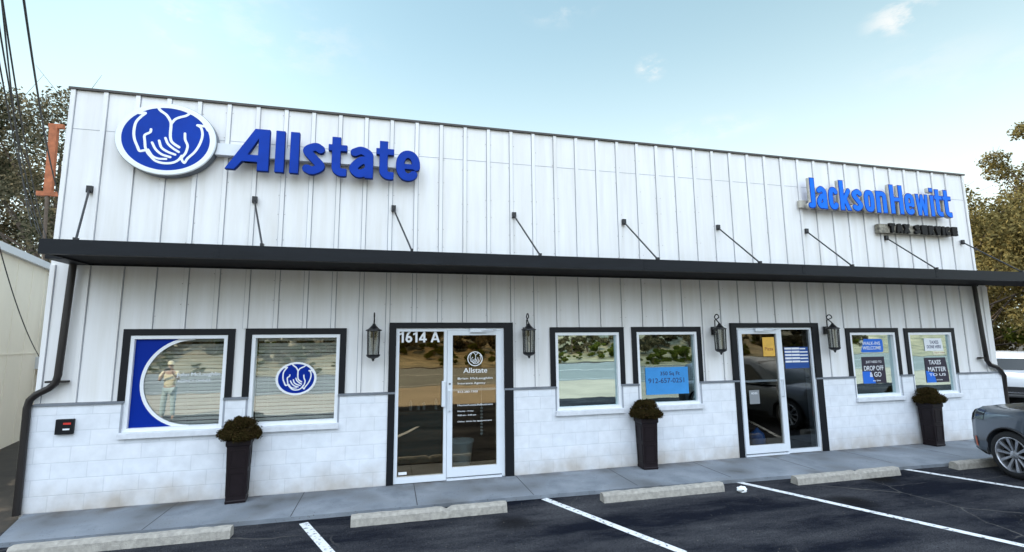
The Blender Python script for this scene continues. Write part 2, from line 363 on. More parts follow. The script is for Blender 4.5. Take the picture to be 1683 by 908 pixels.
# ---- outline lettering: strokes -> signed distance field -> contour -> extruded solid
def seg_sdf(PX, PY, pts, w):
    d = np.full(PX.shape, 1e9)
    for (x0, y0), (x1, y1) in zip(pts[:-1], pts[1:]):
        dx, dy = x1-x0, y1-y0; q = dx*dx+dy*dy+1e-12
        tt = np.clip(((PX-x0)*dx+(PY-y0)*dy)/q, 0, 1)
        d = np.minimum(d, np.hypot(PX-x0-tt*dx, PY-y0-tt*dy))
    return d-w
def poly_sdf(PX, PY, pts):
    d = seg_sdf(PX, PY, list(pts)+[pts[0]], 0); ins = np.zeros(PX.shape, bool)
    n = len(pts)
    for i in range(n):
        x0, y0 = pts[i]; x1, y1 = pts[(i+1) % n]
        if y0 == y1: continue
        c = ((y0 > PY) != (y1 > PY)) & (PX < (x1-x0)*(PY-y0)/(y1-y0)+x0); ins ^= c
    return np.where(ins, -d, d)
def contours(F, xs, ys, iso=0.):
    F = F-iso; F = np.where(np.abs(F) < 1e-9, 1e-9, F); ny, nx = F.shape; nxt = {}
    def ex(i, j): a, b_ = F[j, i], F[j, i+1]; return (xs[i]+(xs[i+1]-xs[i])*a/(a-b_), ys[j])
    def ey(i, j): a, b_ = F[j, i], F[j+1, i]; return (xs[i], ys[j]+(ys[j+1]-ys[j])*a/(a-b_))
    segs = {}
    I = F < 0; code = I[:-1, :-1]*1+I[:-1, 1:]*2+I[1:, 1:]*4+I[1:, :-1]*8
    T = {1: ['LB'], 2: ['BR'], 3: ['LR'], 4: ['RT'], 5: ['LB', 'RT'], 6: ['BT'], 7: ['LT'], 8: ['TL'], 9: ['TB'], 10: ['BR', 'TL'], 11: ['TR'], 12: ['RL'], 13: ['RB'], 14: ['BL']}
    adj = {}; P = {}
    for j, i in zip(*np.nonzero((code > 0) & (code < 15))):
        def key(e): return {'B': ('h', i, j), 'T': ('h', i, j+1), 'L': ('v', i, j), 'R': ('v', i+1, j)}[e]
        for s_ in T[int(code[j, i])]:
            a, b_ = key(s_[0]), key(s_[1])
            for k in (a, b_): P[k] = ex(k[1], k[2]) if k[0] == 'h' else ey(k[1], k[2])
            adj.setdefault(a, []).append(b_); adj.setdefault(b_, []).append(a)
    loops = []; seen = set()
    for st in adj:
        if st in seen: continue
        lp = [st]; seen.add(st); cur = st
        while True:
            nx_ = [k for k in adj[cur] if k not in seen]
            if not nx_: break
            cur = nx_[0]; seen.add(cur); lp.append(cur)
        if len(lp) > 5: loops.append([P[k] for k in lp])
    return loops
def simplify(lp, tol):
    # drop points that lie on the straight line between their neighbours
    keep = [lp[0]]; n = len(lp); i = 0
    while i < n-1:
        j = min(i+2, n-1)
        while j < n-1 and j-i < 24:
            a = np.array(lp[i]); b_ = np.array(lp[j+1 if j+1 < n else j]); seg = b_-a; ln = np.hypot(*seg)+1e-12
            pp = np.array(lp[i+1:j+1]); dev = np.abs((pp[:, 0]-a[0])*seg[1]-(pp[:, 1]-a[1])*seg[0])/ln
            if dev.max() > tol: break
            j += 1
        if j == i+2 and j <= n-1:
            a = np.array(lp[i]); b_ = np.array(lp[j]); seg = b_-a; ln = np.hypot(*seg)+1e-12; pp = np.array(lp[i+1])
            if abs((pp[0]-a[0])*seg[1]-(pp[1]-a[1])*seg[0])/ln > tol: j = i+1
        keep.append(lp[j]); i = j
    return keep
def solid(name, loops, y_front, depth, mats, parent, tol=.0006):
    """2D loops in (x, z) become a solid whose front faces -y; material 0 front, 1 sides"""
    cu_ = bpy.data.curves.new(name, 'CURVE'); cu_.dimensions = '2D'; cu_.fill_mode = 'BOTH'; cu_.extrude = depth/2
    for lp in loops:
        lp = simplify(lp, tol)
        if len(lp) < 3: continue
        sp = cu_.splines.new('POLY'); sp.points.add(len(lp)-1); sp.use_cyclic_u = True
        for q, (x, z) in zip(sp.points, lp): q.co = (x, z, 0, 1)
    tmp = bpy.data.objects.new('tmp', cu_); COL.objects.link(tmp)
    dg = bpy.context.evaluated_depsgraph_get(); me = bpy.data.meshes.new_from_object(tmp.evaluated_get(dg)); bpy.data.objects.remove(tmp)
    mats = mats if isinstance(mats, (list, tuple)) else [mats]
    me.materials.clear()
    for m_ in mats: me.materials.append(m_)
    bmx = bmesh.new(); bmx.from_mesh(me)
    for v in bmx.verts: x, z, d = v.co; v.co = (x, y_front+depth/2-d, z)
    bmesh.ops.remove_doubles(bmx, verts=bmx.verts, dist=1e-5)
    bmesh.ops.recalc_face_normals(bmx, faces=bmx.faces)
    for f in bmx.faces: f.material_index = 0 if (len(mats) == 1 or abs(f.normal.y) > .7) else 1
    bmx.to_mesh(me); bmx.free()
    return link(name, me, parent)
def arc(cx_, cy_, rx, ry, a0, a1, n=26, e=2.0):
    o = []
    for i in range(n+1):
        a = R(a0+(a1-a0)*i/n); c, s_ = math.cos(a), math.sin(a)
        o.append((cx_+rx*math.copysign(abs(c)**(2/e), c), cy_+ry*math.copysign(abs(s_)**(2/e), s_)))
    return o
def spline(pts, n=7):
    P_ = [np.array(p, float) for p in pts]; P_ = [2*P_[0]-P_[1]]+P_+[2*P_[-1]-P_[-2]]; o = []
    for i in range(1, len(P_)-2):
        for k in range(n):
            t_ = k/n; a, b_, c, d = P_[i-1:i+3]
            o.append(tuple(.5*((2*b_)+(-a+c)*t_+(2*a-5*b_+4*c-d)*t_**2+(-a+3*b_-3*c+d)*t_**3)))
    return o+[tuple(P_[-2])]
def glyph(ch, W_, H_, X_, w, e=2.4):
    """strokes (polyline, half width), fills, holes and the clip box of one letter in metres"""
    S_ = []; top = H_; B = -2*w
    def st(*pts, ww=None): S_.append((list(pts), ww or w))
    if ch == 'l': st((w, B), (w, 2*H_)); W_ = 2*w
    elif ch == 'i': st((w, B), (w, X_+0*w)); S_[-1] = ([(w, B), (w, X_-w*.0)], w); top = H_
    elif ch == 'o': S_.append((arc(W_/2, X_/2, W_/2-w, X_/2-w, 0, 360, 40, e), w)); top = X_
    elif ch == 'c': S_.append((arc(W_/2, X_/2, W_/2-w, X_/2-w, 42, 318, 34, e), w)); top = X_
    elif ch == 'e': S_.append((arc(W_/2, X_/2, W_/2-w, X_/2-w, 0, 312, 34, e), w)); S_.append(([(w, X_*.47), (W_-w, X_*.47)], w*.68)); S_.append(([(W_-w, X_*.5), (W_-w, X_*.47)], w)); top = X_
    elif ch == 's': S_.append((spline([(W_-w*1.1, X_*.80), (W_*.55, X_-w), (w, X_*.74), (W_*.5, X_*.5), (W_-w, X_*.27), (W_*.45, w), (w*1.0, X_*.18)]), w)); top = X_
    elif ch == 'a':
        S_.append((spline([(w*1.2, X_*.80), (W_*.5, X_-w), (W_-w*1.05, X_*.74), (W_-w, X_*.45)]), w)); st((W_-w, X_*.5), (W_-w, B))
        S_.append((spline([(W_-w, X_*.53), (W_*.5, X_*.55), (w, X_*.30), (W_*.42, w), (W_-w, X_*.26)]), w)); top = X_
    elif ch == 'n': st((w, B), (w, 2*H_)); S_.append((arc(W_/2, X_-W_*.55, W_/2-w, W_*.55-w, 180, 0, 20, e)+[(W_-w, B)], w)); top = X_
    elif ch == 'k': st((w, B), (w, 2*H_)); S_.append(([(w, X_*.30), (W_-w*1.0, X_-w*.9)], w*.9)); S_.append(([(W_*.40, X_*.55), (W_-w*.9, -X_*.02)], w*.9))
    elif ch == 't': st((W_*.42, X_*.3), (W_*.42, H_*1.4)); S_.append((arc(W_*.42+W_*.36, w*1.0+W_*.30, W_*.36, W_*.30, 180, 285, 14), w)); st((w*.2, X_-w*.8), (W_-w*.2, X_-w*.8), ww=w*.8); top = H_*.97
    elif ch == 'w': S_.append(([(w, X_*1.3), (w*1.3, X_*.8), (W_*.29, -X_*.06), (W_*.5, X_*.92), (W_*.71, -X_*.06), (W_-w*1.3, X_*.8), (W_-w, X_*1.3)], w*.78)); top = X_
    elif ch == 'J': S_.append(([(W_-w, 2*H_), (W_-w, W_*.5)]+arc(W_/2-w*.2, W_*.42, W_/2-w*.8, W_*.42-w, 0, -120, 14), w))
    elif ch == 'H': st((w, B), (w, 2*H_)); st((W_-w, B), (W_-w, 2*H_)); st((w, H_*.5), (W_-w, H_*.5), ww=w*.8)
    elif ch == 'T': st((W_/2, B), (W_/2, H_)); st((-w, H_-w), (W_+w, H_-w))
    elif ch == 'A': S_.append(([(w*.4, -H_*.12), (W_/2, H_*1.0), (W_-w*.4, -H_*.12)], w)); st((W_*.25, H_*.28), (W_*.75, H_*.28), ww=w*.8)
    elif ch == 'X': st((0, -w), (W_, H_+w)); st((W_, -w), (0, H_+w))
    elif ch == 'S': return glyph('s', W_, H_, H_, w, e)
    elif ch == 'E': st((w, B), (w, 2*H_)); st((w, w), (2*W_, w)); st((w, H_-w), (2*W_, H_-w)); st((w, H_/2), (W_*.9, H_/2))
    elif ch == 'R': st((w, B), (w, 2*H_)); S_.append(([(w, H_-w), (W_*.6, H_-w)]+arc(W_*.6, H_*.72, W_*.4-w, H_*.28-w, 90, -90, 12)+[(w, H_*.44)], w)); st((W_*.5, H_*.44), (W_, -w*.5))
    elif ch == 'V': S_.append(([(w*.5, H_*1.1), (W_/2, w*.3), (W_-w*.5, H_*1.1)], w))
    elif ch == 'I': st((w, B), (w, 2*H_)); W_ = 2*w
    elif ch == 'C': return glyph('c', W_, H_, H_, w, e)
    elif ch == '1': st((W_*.62, B), (W_*.62, 2*H_)); st((W_*.62, H_-w), (W_*.1, H_*.76), ww=w*.85)
    elif ch == '6': S_.append((arc(W_/2, H_*.31, W_/2-w, H_*.31-w, 0, 360, 30), w)); S_.append((spline([(w*1.05, H_*.34), (W_*.30, H_*.74), (W_*.66, H_+w*.2)]), w*.95))
    elif ch == '4': st((W_*.68, B), (W_*.68, 2*H_)); st((0, H_*.27), (W_, H_*.27), ww=w*.85); st((w*.8, H_*.3), (W_*.68, H_-w*.7), ww=w*.9)
    return S_, W_, top
def letter_field(ch, W_, H_, X_, w, res, e=2.4):
    pad = .03
    if ch == 'Aital':
        xs = np.arange(-pad, W_+pad, res); ys = np.arange(-pad, H_+pad, res); PX, PY = np.meshgrid(xs, ys)
        o = [(0, 0), (.19, 0), (.33, .20), (.63, .20), (.63, 0), (.86, 0), (.86, 1), (.56, 1)]; h = [(.44, .37), (.64, .37), (.64, .76)]
        sc = lambda q: [(x/.86*W_, y*H_) for x, y in q]
        return np.maximum(poly_sdf(PX, PY, sc(o)), -poly_sdf(PX, PY, sc(h))), xs, ys
    S_, W2, top = glyph(ch, W_, H_, X_, w, e)
    xs = np.arange(-pad, W2+pad, res); ys = np.arange(-pad, H_+pad, res); PX, PY = np.meshgrid(xs, ys)
    F = np.full(PX.shape, 1e9)
    if ch == 'i':
        F = np.maximum(seg_sdf(PX, PY, *S_[0]), PY-X_)
        F = np.minimum(F, np.maximum(np.abs(PX-w)-w, np.abs(PY-(H_-w*.8))-w*.8))
    else:
        for pts, ww in S_: F = np.minimum(F, seg_sdf(PX, PY, pts, ww))
        F = np.maximum(F, PY-top)
    F = np.maximum(F, -PY); F = np.maximum(F, np.abs(PX-W2/2)-W2/2)
    return F, xs, ys
def shift(loops, dx, dz): return [[(x+dx, z+dz) for x, z in lp] for lp in loops]

def text_mesh(name, body, x0, x1, z0, z1, y, m_, parent, depth=.002, bold=0.0):
    c = bpy.data.curves.new(name, 'FONT'); c.body = body; c.extrude = .01; c.offset = bold; c.align_x = 'LEFT'; c.space_line = .95
    tmp = bpy.data.objects.new('tmp', c); COL.objects.link(tmp)
    dg = bpy.context.evaluated_depsgraph_get(); me = bpy.data.meshes.new_from_object(tmp.evaluated_get(dg)); bpy.data.objects.remove(tmp)
    co = np.array([v.co[:] for v in me.vertices]); lo = co.min(0); hi = co.max(0)
    for v in me.vertices:
        q = v.co; v.co = (x0+(q[0]-lo[0])/(hi[0]-lo[0])*(x1-x0), y-(q[2]-lo[2])/(hi[2]-lo[2])*depth, z0+(q[1]-lo[1])/(hi[1]-lo[1])*(z1-z0))
    me.materials.clear(); me.materials.append(m_); me.update()
    bmx = bmesh.new(); bmx.from_mesh(me); bmesh.ops.recalc_face_normals(bmx, faces=bmx.faces); bmx.to_mesh(me); bmx.free()
    return link(name, me, parent)

# ---------------------------------------------------------------- ground
def sheet(name, pts, z, m_, thick=0):
    b_ = MB()
    if thick:
        n = len(pts); vs = [(x, y, z) for x, y in pts]+[(x, y, z-thick) for x, y in pts]
        b_.add(vs, [tuple(range(n))]+[(i, (i+1) % n, n+(i+1) % n, n+i) for i in range(n)])
    else: b_.add([(x, y, z) for x, y in pts], [tuple(range(len(pts)))])
    return struct(b_.build(name, m_))
dirt = mat('dry_ground', (.045, .036, .026), .95, noise=(.8, .5), bump=(8, .6), second=(.012, .011, .009))
drygrass = mat('dry_grass_slope', (.44, .38, .25), .95, noise=(1.1, .55, (.5, 1, 2.5)), bump=(4, 1.0), second=(.09, .10, .06))
roadm = mat('road_asphalt', (.20, .225, .22), .85, noise=(.4, .25), bump=(60, .3))
sheet('ground', [(-1500, -1500), (1500, -1500), (1500, 1500), (-1500, 1500)], -.062, dirt)
sheet('parking_lot', [(-60, -9.6), (90, -9.6), (90, 12), (17.3, 12), (17.3, .1), (-.30, .1), (-.30, -.9), (-60, -.9)], -.05, asph)
sheet('driveway', [(-60, -17.2), (90, -17.2), (90, -9.5), (-60, -9.5)], -.055, mat('worn_concrete_apron', (.42, .37, .28), .85, noise=(.5, .3), bump=(60, .3)))
sheet('road', [(-140, -34), (160, -34), (160, -17), (-140, -17)], -.05, roadm)
for yy in (-33.2, -25.6, -25.3, -17.8): sheet('road_line', [(-140, yy-.07), (160, yy-.07), (160, yy+.07), (-140, yy+.07)], -.044, paintline)
W0 = [(-.30, .06), (-.42, .06), (-.40, -.02), (-.17, -.75), (-.05, -1.08)]
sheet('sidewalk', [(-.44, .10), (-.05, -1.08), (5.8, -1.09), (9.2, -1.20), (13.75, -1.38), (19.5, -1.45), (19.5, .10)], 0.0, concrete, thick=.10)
jt = MB()
for x in (1.35, 2.95, 4.5, 6.1, 7.7, 9.3, 10.9, 12.5, 14.1, 15.7): jt.box(x, x+.012, -1.07, -.045, .0005, .0012)
struct(jt.build('sidewalk', mat('joint_dirt', (.05, .05, .055), .95)))
for (ax, ay, bx, by) in ((3.13, -1.20, 4.85, -5.3), (6.24, -1.12, 7.10, -3.17), (7.13, -3.24, 8.1, -5.6), (9.33, -1.15, 11.35, -5.6), (12.48, -1.30, 14.4, -5.6), (15.7, -1.5, 17.6, -5.8), (-.02, -1.25, 1.7, -5.3)):
    d = Vector((bx-ax, by-ay, 0)).normalized(); n_ = Vector((-d.y, d.x, 0))*.052
    sheet('parking_line', [(ax-n_.x, ay-n_.y), (bx-n_.x, by-n_.y), (bx+n_.x, by+n_.y), (ax+n_.x, ay+n_.y)], -.046, paintline)
# slope across the road (seen in the window glass)
nx, ny = 90, 34; vs = []; fs = []
for j in range(ny+1):
    for i in range(nx+1):
        x = -150+340*i/nx; y = -35-75*j/ny; h = 18*(j/ny)**2/((j/ny)**2+.25)+.5*math.sin(x*.13+j*.4)*(j/ny)+.35*math.sin(x*.41+1)*min(1, j/4)
        vs.append((x, y, -.07+max(0, h)))
for j in range(ny):
    for i in range(nx): k = j*(nx+1)+i; fs.append((k, k+1, k+nx+2, k+nx+1))
hb = MB(); hb.add(vs, fs); struct(hb.build('hill', drygrass, smooth=True))

# ---------------------------------------------------------------- building
B = empty('commercial_building', (0, 0, 0), label='long white single-storey strip office with board siding above painted block and a black canopy', cat='building')
XL, XR, XRL = -.44, 16.82, 17.07
OPEN = [(.60, 1.82, .955, 2.262), (2.14, 3.365, .955, 2.265), (4.20, 5.935, 0, 2.355), (6.835, 8.02, .975, 2.270), (8.36, 9.575, .985, 2.272), (10.41, 12.14, 0, 2.345), (13.085, 14.25, .96, 2.235), (14.60, 15.80, .96, 2.228)]
def wall_with_openings(x0, x1, z0, z1, y0, y1):
    b_ = MB(); x = x0
    for (a, c, zb, zt) in OPEN:
        if c < x0 or a > x1: continue
        b_.box(x, a, y0, y1, z0, z1)
        lo, hi = max(z0, zb), min(z1, zt)
        if zb > z0: b_.box(a, c, y0, y1, z0, min(zb, z1))
        if zt < z1: b_.box(a, c, y0, y1, max(zt, z0), z1)
        x = c
    b_.box(x, x1, y0, y1, z0, z1); return b_
CAPZ = 1.355
wall_with_openings(XL, XRL, -.05, CAPZ-.012, -.045, .2).build('block_wall', bm_, B)
sb = wall_with_openings(XL, XR, CAPZ+.02, 5.80, 0, .2)
sb.box(XR, XRL-.03, .0, .2, CAPZ+.02, 3.3)
def in_open(x, pad=.10):
    for (a, c, zb, zt) in OPEN:
        if a-pad-.03 < x < c+pad+.03: return zt+.09
    return None
for i in range(-1, 42):
    x = i*.4064
    if i == -1: x = XL+.035
    if i == 41: x = XR-.045
    hw = .028
    zt = in_open(x)
    if zt is None: sb.box(x-hw, x+hw, -.024, .001, CAPZ+.022, 3.235)
    else: sb.box(x-hw, x+hw, -.024, .001, zt, 3.235)
    sb.box(x-hw, x+hw, -.024, .001, 3.43, 5.798)
sb.box(XR+.06, XRL-.035, -.024, .001, CAPZ+.022, 3.235)
rg = random.Random(4)
for i in range(0, 41):
    x = i*.4064
    if rg.random() < .25: continue
    for (z0, z1) in ((1.5, 3.2), (3.5, 5.75)):
        z = z0+rg.uniform(0, .2)
        while z < z1:
            for sg in (-1, 1):
                if rg.random() < .8 and (in_open(x) is None or z > in_open(x)+.03): sb.box(x+sg*.048-.0045, x+sg*.048+.0045, -.004, -.0005, z, z+.010, 1)
            z += rg.choice((.30, .40, .60))
sb.build('siding', [siding, mat('screw_head', (.30, .27, .24), .6)], B)
gp = MB()  # grey strips paint a shade line along both edges of each batten
for i in range(-1, 42):
    x = i*.4064
    if i == -1: x = XL+.035
    if i == 41: x = XR-.045
    zt = in_open(x)
    for sg in (-1, 1):
        for z0, z1 in ((CAPZ+.022 if zt is None else zt, 3.235), (3.43, 5.798)): gp.box(x+sg*.0325-.0042, x+sg*.0325+.0042, -.003, .0005, z0, z1)
o = gp.build('batten_shade_strip', mat('batten_shade_grey', (.36, .38, .43), .8, noise=(3, .4, (1, 1, .5))), B); o['kind'] = 'stuff'
seam = MB(); seam.box(XL, XR, -.0025, -.0005, 5.214, 5.221); seam.build('panel_seam', mat('seam_joint_grey', (.34, .36, .40), .8), B)  # thin grey line for the horizontal panel joint
x = XL-.01
for (a, c, zb, zt) in OPEN:
    if a-.095 > x: MB().box(x, a-.0, -.065, .0, CAPZ-.012, CAPZ+.018).build('wall_flashing', flash_m, B)
    x = c
MB().box(x, XRL+.01, -.065, 0, CAPZ-.012, CAPZ+.018).build('wall_flashing', flash_m, B)
MB().box(XL-.02, XR+.02, -.035, .24, 5.802, 5.835).build('parapet_flashing', roofcap_m, B)
sh = MB(); sh.box(XL, XL+.2, .202, 14, -.05, 5.6); sh.box(XR-.2, XR, .202, 14, -.05, 5.6); sh.box(XL, XR, 14, 14.2, -.05, 5.5)
sh.build('side_wall', siding, B)
MB().box(XL+.2, XR-.2, .2, 14, 5.0, 5.1).build('roof', mat('roof_membrane', (.3, .3, .3), .8), B)
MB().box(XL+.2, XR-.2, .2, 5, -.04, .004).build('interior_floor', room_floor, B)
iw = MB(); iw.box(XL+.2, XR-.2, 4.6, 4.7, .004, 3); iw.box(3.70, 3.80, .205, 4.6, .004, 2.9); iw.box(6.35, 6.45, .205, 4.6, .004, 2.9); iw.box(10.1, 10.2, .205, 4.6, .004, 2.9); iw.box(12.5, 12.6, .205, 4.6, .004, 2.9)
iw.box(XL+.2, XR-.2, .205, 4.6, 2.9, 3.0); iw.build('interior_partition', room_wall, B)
# canopy
cx0, cx1 = .02, 18.4
cn_ = MB(); cn_.box(cx0, cx1, -1.055, -1.03, 3.225, 3.405); cn_.box(cx0, cx1, -1.03, -.005, 3.375, 3.400, 0)
cn_.box(cx0, cx1, -1.03, -.97, 3.225, 3.24); cn_.box(cx0, cx0+.02, -1.03, -.005, 3.24, 3.375); cn_.box(cx1-.02, cx1, -1.03, -.005, 3.24, 3.375)
cn_.box(cx0, XR, -.004, .0, 3.24, 3.43)
CAN = cn_.build('canopy', canopy_m, B)
for k in range(6):
    xx = cx0+1.9+k*3.05; q = MB(); q.box(xx-.035, xx+.035, -1.0575, -1.0555, 3.228, 3.402)
    for zz in (3.26, 3.37): q.lathe([(0, -.007), (.007, -.005), (.008, 0)], (xx-.018, -1.0575, zz), 8, 0, 'y'); q.lathe([(0, -.007), (.007, -.005), (.008, 0)], (xx+.018, -1.0575, zz), 8, 0, 'y')
    q.build('splice_plate', canopy_m, CAN)
MB().box(cx0+.02, cx1-.02, -.968, -.022, 3.262, 3.282).build('soffit', soffit_m, CAN)
MB().box(-.20, cx0, -.55, -.022, 3.24, 3.385).build('canopy_return', canopy_m, CAN)
for i, (xw, xe) in enumerate([(-.066, .32), (2.064, 2.43), (4.116, 4.38), (6.131, 6.29), (8.201, 8.28), (10.178, 10.235), (12.246, 12.21), (14.304, 14.22), (16.476, 16.50)]):
    zt = (4.322, 4.302, 4.286, 4.283, 4.269, 4.26, 4.283, 4.231, 4.225)[i]
    rb = MB(); ye = -.98 if i else -.93
    rb.tube([(xw, -.05, zt-.015), (xe, ye, 3.425)], .0135, 8)
    rb.box(xw-.035, xw+.035, -.06, -.020, zt-.05, zt+.05); rb.box(xe-.02, xe+.02, ye-.03, ye+.03, 3.401, 3.45)
    rb.build('tie_rod', iron, CAN)

# windows and doors
reveal_m = mat('reveal_caulk', (.30, .32, .36), .7)
def ring(b_, x0, x1, z0, z1, wd, y0, y1, mi=0, wb=None):
    wb = wd if wb is None else wb
    b_.box(x0, x0+wd, y0, y1, z0, z1, mi); b_.box(x1-wd, x1, y0, y1, z0, z1, mi)
    b_.box(x0+wd, x1-wd, y0, y1, z1-wd, z1, mi); b_.box(x0+wd, x1-wd, y0, y1, z0, z0+wb, mi); return b_
def window(k, glass):
    a, c, zb, zt = OPEN[k]
    fr = ring(MB(), a, c, zb, zt, .048, -.022, .12).build('window', white_frame, B)
    tr = MB(); tw = .092
    tr.box(a-tw, a-.001, -.030, -.0205, CAPZ+.019, zt+tw); tr.box(c+.001, c+tw, -.030, -.0205, CAPZ+.019, zt+tw); tr.box(a-.001, c+.001, -.030, -.0205, zt+.001, zt+tw)
    tr.box(a-tw, a-.001, -.0205, -.0005, CAPZ+.019, zt+tw); tr.box(c+.001, c+tw, -.0205, -.0005, CAPZ+.019, zt+tw); tr.box(a-.001, c+.001, -.0205, -.0005, zt+.001, zt+tw)
    tr.build('trim', trim_black, fr)
    s_ = MB(); s_.box(a-.03, c+.03, -.098, -.046, zb-.078, zb-.012); s_.box(a-.03, c+.03, -.085, -.022, zb-.012, zb-.001); s_.build('sill', sill_m, fr)
    # grey reveal beside the lower frame
    MB().box(a-.028, a-.001, -.0475, -.044, zb, CAPZ-.014).build('reveal', reveal_m, fr); MB().box(c+.001, c+.028, -.0475, -.044, zb, CAPZ-.014).build('reveal', reveal_m, fr)
    hw_, hz_ = (c-a)/2-.046, (zt-zb)/2-.046
    ty, tz = {0: (0, 0), 1: (.2, .3), 3: (.5, -.1), 4: (-.4, .25), 6: (.9, -.35), 7: (-.8, -.1)}[k]; ty, tz = R(ty), R(tz)
    MB().obox(((a+c)/2, .036, (zb+zt)/2), (hw_*math.cos(ty), hw_*math.sin(ty), 0), (-.003*math.sin(ty), .003, 0), (0, hz_*math.sin(tz), hz_*math.cos(tz))).build('pane', glass, fr)
    return fr
WN = [window(k, g) for k, g in ((0, g_blind), (1, g_blind), (3, g_mirror), (4, g_half), (6, g_mirror), (7, g_mirror))]
tag(WN[0], 'window with blue crescent decal and closed blinds'); tag(WN[1], 'window with oval hands emblem'); tag(WN[2], 'bare reflective window')
def d_trim(k):
    a, c, zb, zt = OPEN[k]; b_ = MB(); tl, tr_ = (.105, .15) if k == 2 else (.11, .15)
    b_.box(a-tl, a-.001, -.062, -.0005, .0005, zt+.085); b_.box(c+.001, c+tr_, -.062, -.0005, .0005, zt+.085); b_.box(a-.001, c+.001, -.062, -.0005, zt+.001, zt+.085)
    return b_
# first storefront: fixed pane left, door right
SF1 = MB()
ring(SF1, 4.202, 5.000, .006, 2.35, .050, -.03, .06, wb=.09); SF1.box(5.0, 5.933, -.03, .06, 2.315, 2.35); SF1.box(5.885, 5.933, -.03, .06, .006, 2.315)
SF1 = SF1.build('storefront', alu, B); tag(SF1, 'storefront entry numbered 1614 A')
d_trim(2).build('trim', trim_black, SF1)
MB().box(4.252, 4.950, .01, .016, .096, 2.30).build('pane', g_door, SF1)
for i, ch in enumerate('1614A'):
    x0 = (4.250, 4.345, 4.462, 4.555, 4.742)[i]; wd = (.085, .105, .085, .122, .140)[i]
    F, xs, ys = letter_field(ch, wd, .17, .17, .0165, .003); solid('address_digit', shift(contours(F, xs, ys), x0, 2.128), .004, .004, vinyl_white, SF1)
MB().box(4.275, 4.40, .004, .009, .125, .165).build('sticker', vinyl_white, SF1)
def door(x0, x1, z1, sr, name='door', mid=1.365, proud=0):
    b_ = MB(); st_ = .083
    y0, y1 = -.045-proud, .015-proud
    b_.box(x0, x0+st_, y0, y1, .05, z1); b_.box(x1-st_, x1, y0, y1, .05, z1); b_.box(x0+st_, x1-st_, y0, y1, z1-.075, z1); b_.box(x0+st_, x1-st_, y0, y1, .05, .19)
    d_ = b_.build(name, alu, B)
    MB().box(x0+st_, x1-st_, -.016-proud, -.010-proud, .19, z1-.075).build('pane', g_door if x0 < 8 else g_dark2, d_)
    MB().box(x0+st_, x1-st_, y1+.002, y1+.035, mid-.018, mid+.018).build('push_bar', alu, d_)
    cl_ = MB(); cl_.box(x0+.36, x0+.62, y0-.045, y0-.001, z1-.03, z1+.03); cl_.tube([(x0+.55, y0-.05, z1+.0), (x0+.72, y0-.09, z1+.005), (x1-.10, y0-.02, z1+.012)], .010, 6)
    cl_.build('door_closer', alu_dark if proud else alu, d_)
    th = MB(); th.box(x0, x1, -.05, .07, .0006, .03); th.build('threshold', alu, d_)
    return d_
D1 = door(5.004, 5.884, 2.312, 1)
hd = MB(); hd.tube([(5.045, -.046, 1.36), (5.045, -.10, 1.36), (5.045, -.10, 1.06), (5.045, -.046, 1.06)], .014, 8); hd.box(5.015, 5.035, -.052, -.046, 1.03, 1.38); hd.build('handle', alu, D1)
hd = MB(); hd.box(4.915, 4.975, -.075, -.031, 1.12, 1.52); hd.build('pull_handle', alu, SF1, bevel=.01)
lk = MB(); lk.lathe([(0, -.004), (.016, -.004), (.016, 0)], (5.045, -.046, 1.47), 12, 0, 'y'); lk.build('lock', alu_dark, D1)

# hand emblem art in pixel units of the big sign, mapped to any plane
EC = (612, 457); ER = (518, 366)
HANDS = [([(480, 100), (520, 160), (590, 205), (630, 255), (648, 300), (648, 400), (660, 465), (692, 500), (750, 532)], 19),
 ([(850, 150), (800, 195), (740, 216), (685, 245), (652, 290)], 18), ([(850, 145), (930, 190), (1000, 270), (1040, 330)], 20),
 ([(270, 190), (310, 212), (375, 205), (335, 245), (288, 310), (276, 400), (288, 480), (328, 560), (352, 600), (398, 592)], 18),
 ([(447, 370), (440, 402), (388, 436), (396, 500), (406, 560), (432, 612), (470, 650), (520, 690), (600, 708), (690, 700), (752, 668), (786, 620)], 17),
 ([(602, 448), (632, 505), (690, 550), (750, 582)], 17), ([(540, 480), (570, 550), (640, 590), (716, 612)], 17), ([(470, 505), (512, 572), (580, 620), (668, 642)], 17), ([(436, 580), (484, 640), (545, 665), (628, 664)], 15),
 ([(800, 385), (808, 450), (838, 512), (822, 590), (786, 645), (818, 690), (850, 640), (918, 570), (966, 480), (986, 385), (964, 310), (925, 286), (1030, 296)], 17)]
def emblem(parent, cx_, cz_, rx, rz, y, dep, m_field, m_line, res=.006, wmul=1.0, names=('emblem_field', 'emblem_lines')):
    kx, kz = rx/ER[0], rz/ER[1]; k = min(kx, kz)
    xs = np.arange(-rx-.02, rx+.02, res); ys = np.arange(-rz-.02, rz+.02, res); PX, PY = np.meshgrid(xs, ys)
    ell = (np.hypot(PX/rx, PY/rz)-1)*min(rx, rz)
    ino = (np.hypot(PX/(rx*.885), PY/(rz*.885))-1)*min(rx, rz)*.885
    lines = np.full(PX.shape, 1e9)
    for pts, w in HANDS:
        q = spline([((x-EC[0])*kx, (EC[1]-z)*kz) for x, z in pts], 5); lines = np.minimum(lines, seg_sdf(PX, PY, q, w*k*wmul))
    white = np.minimum(np.maximum(lines, ell), np.maximum(ell, -ino))
    if m_field:
        solid(names[0], shift(contours(ino-.004, xs, ys), cx_, cz_), y, dep, m_field, parent, .001)
    return solid(names[1], shift(contours(white, xs, ys), cx_, cz_), y-.004 if m_field else y, dep, m_line, parent, res*.12)

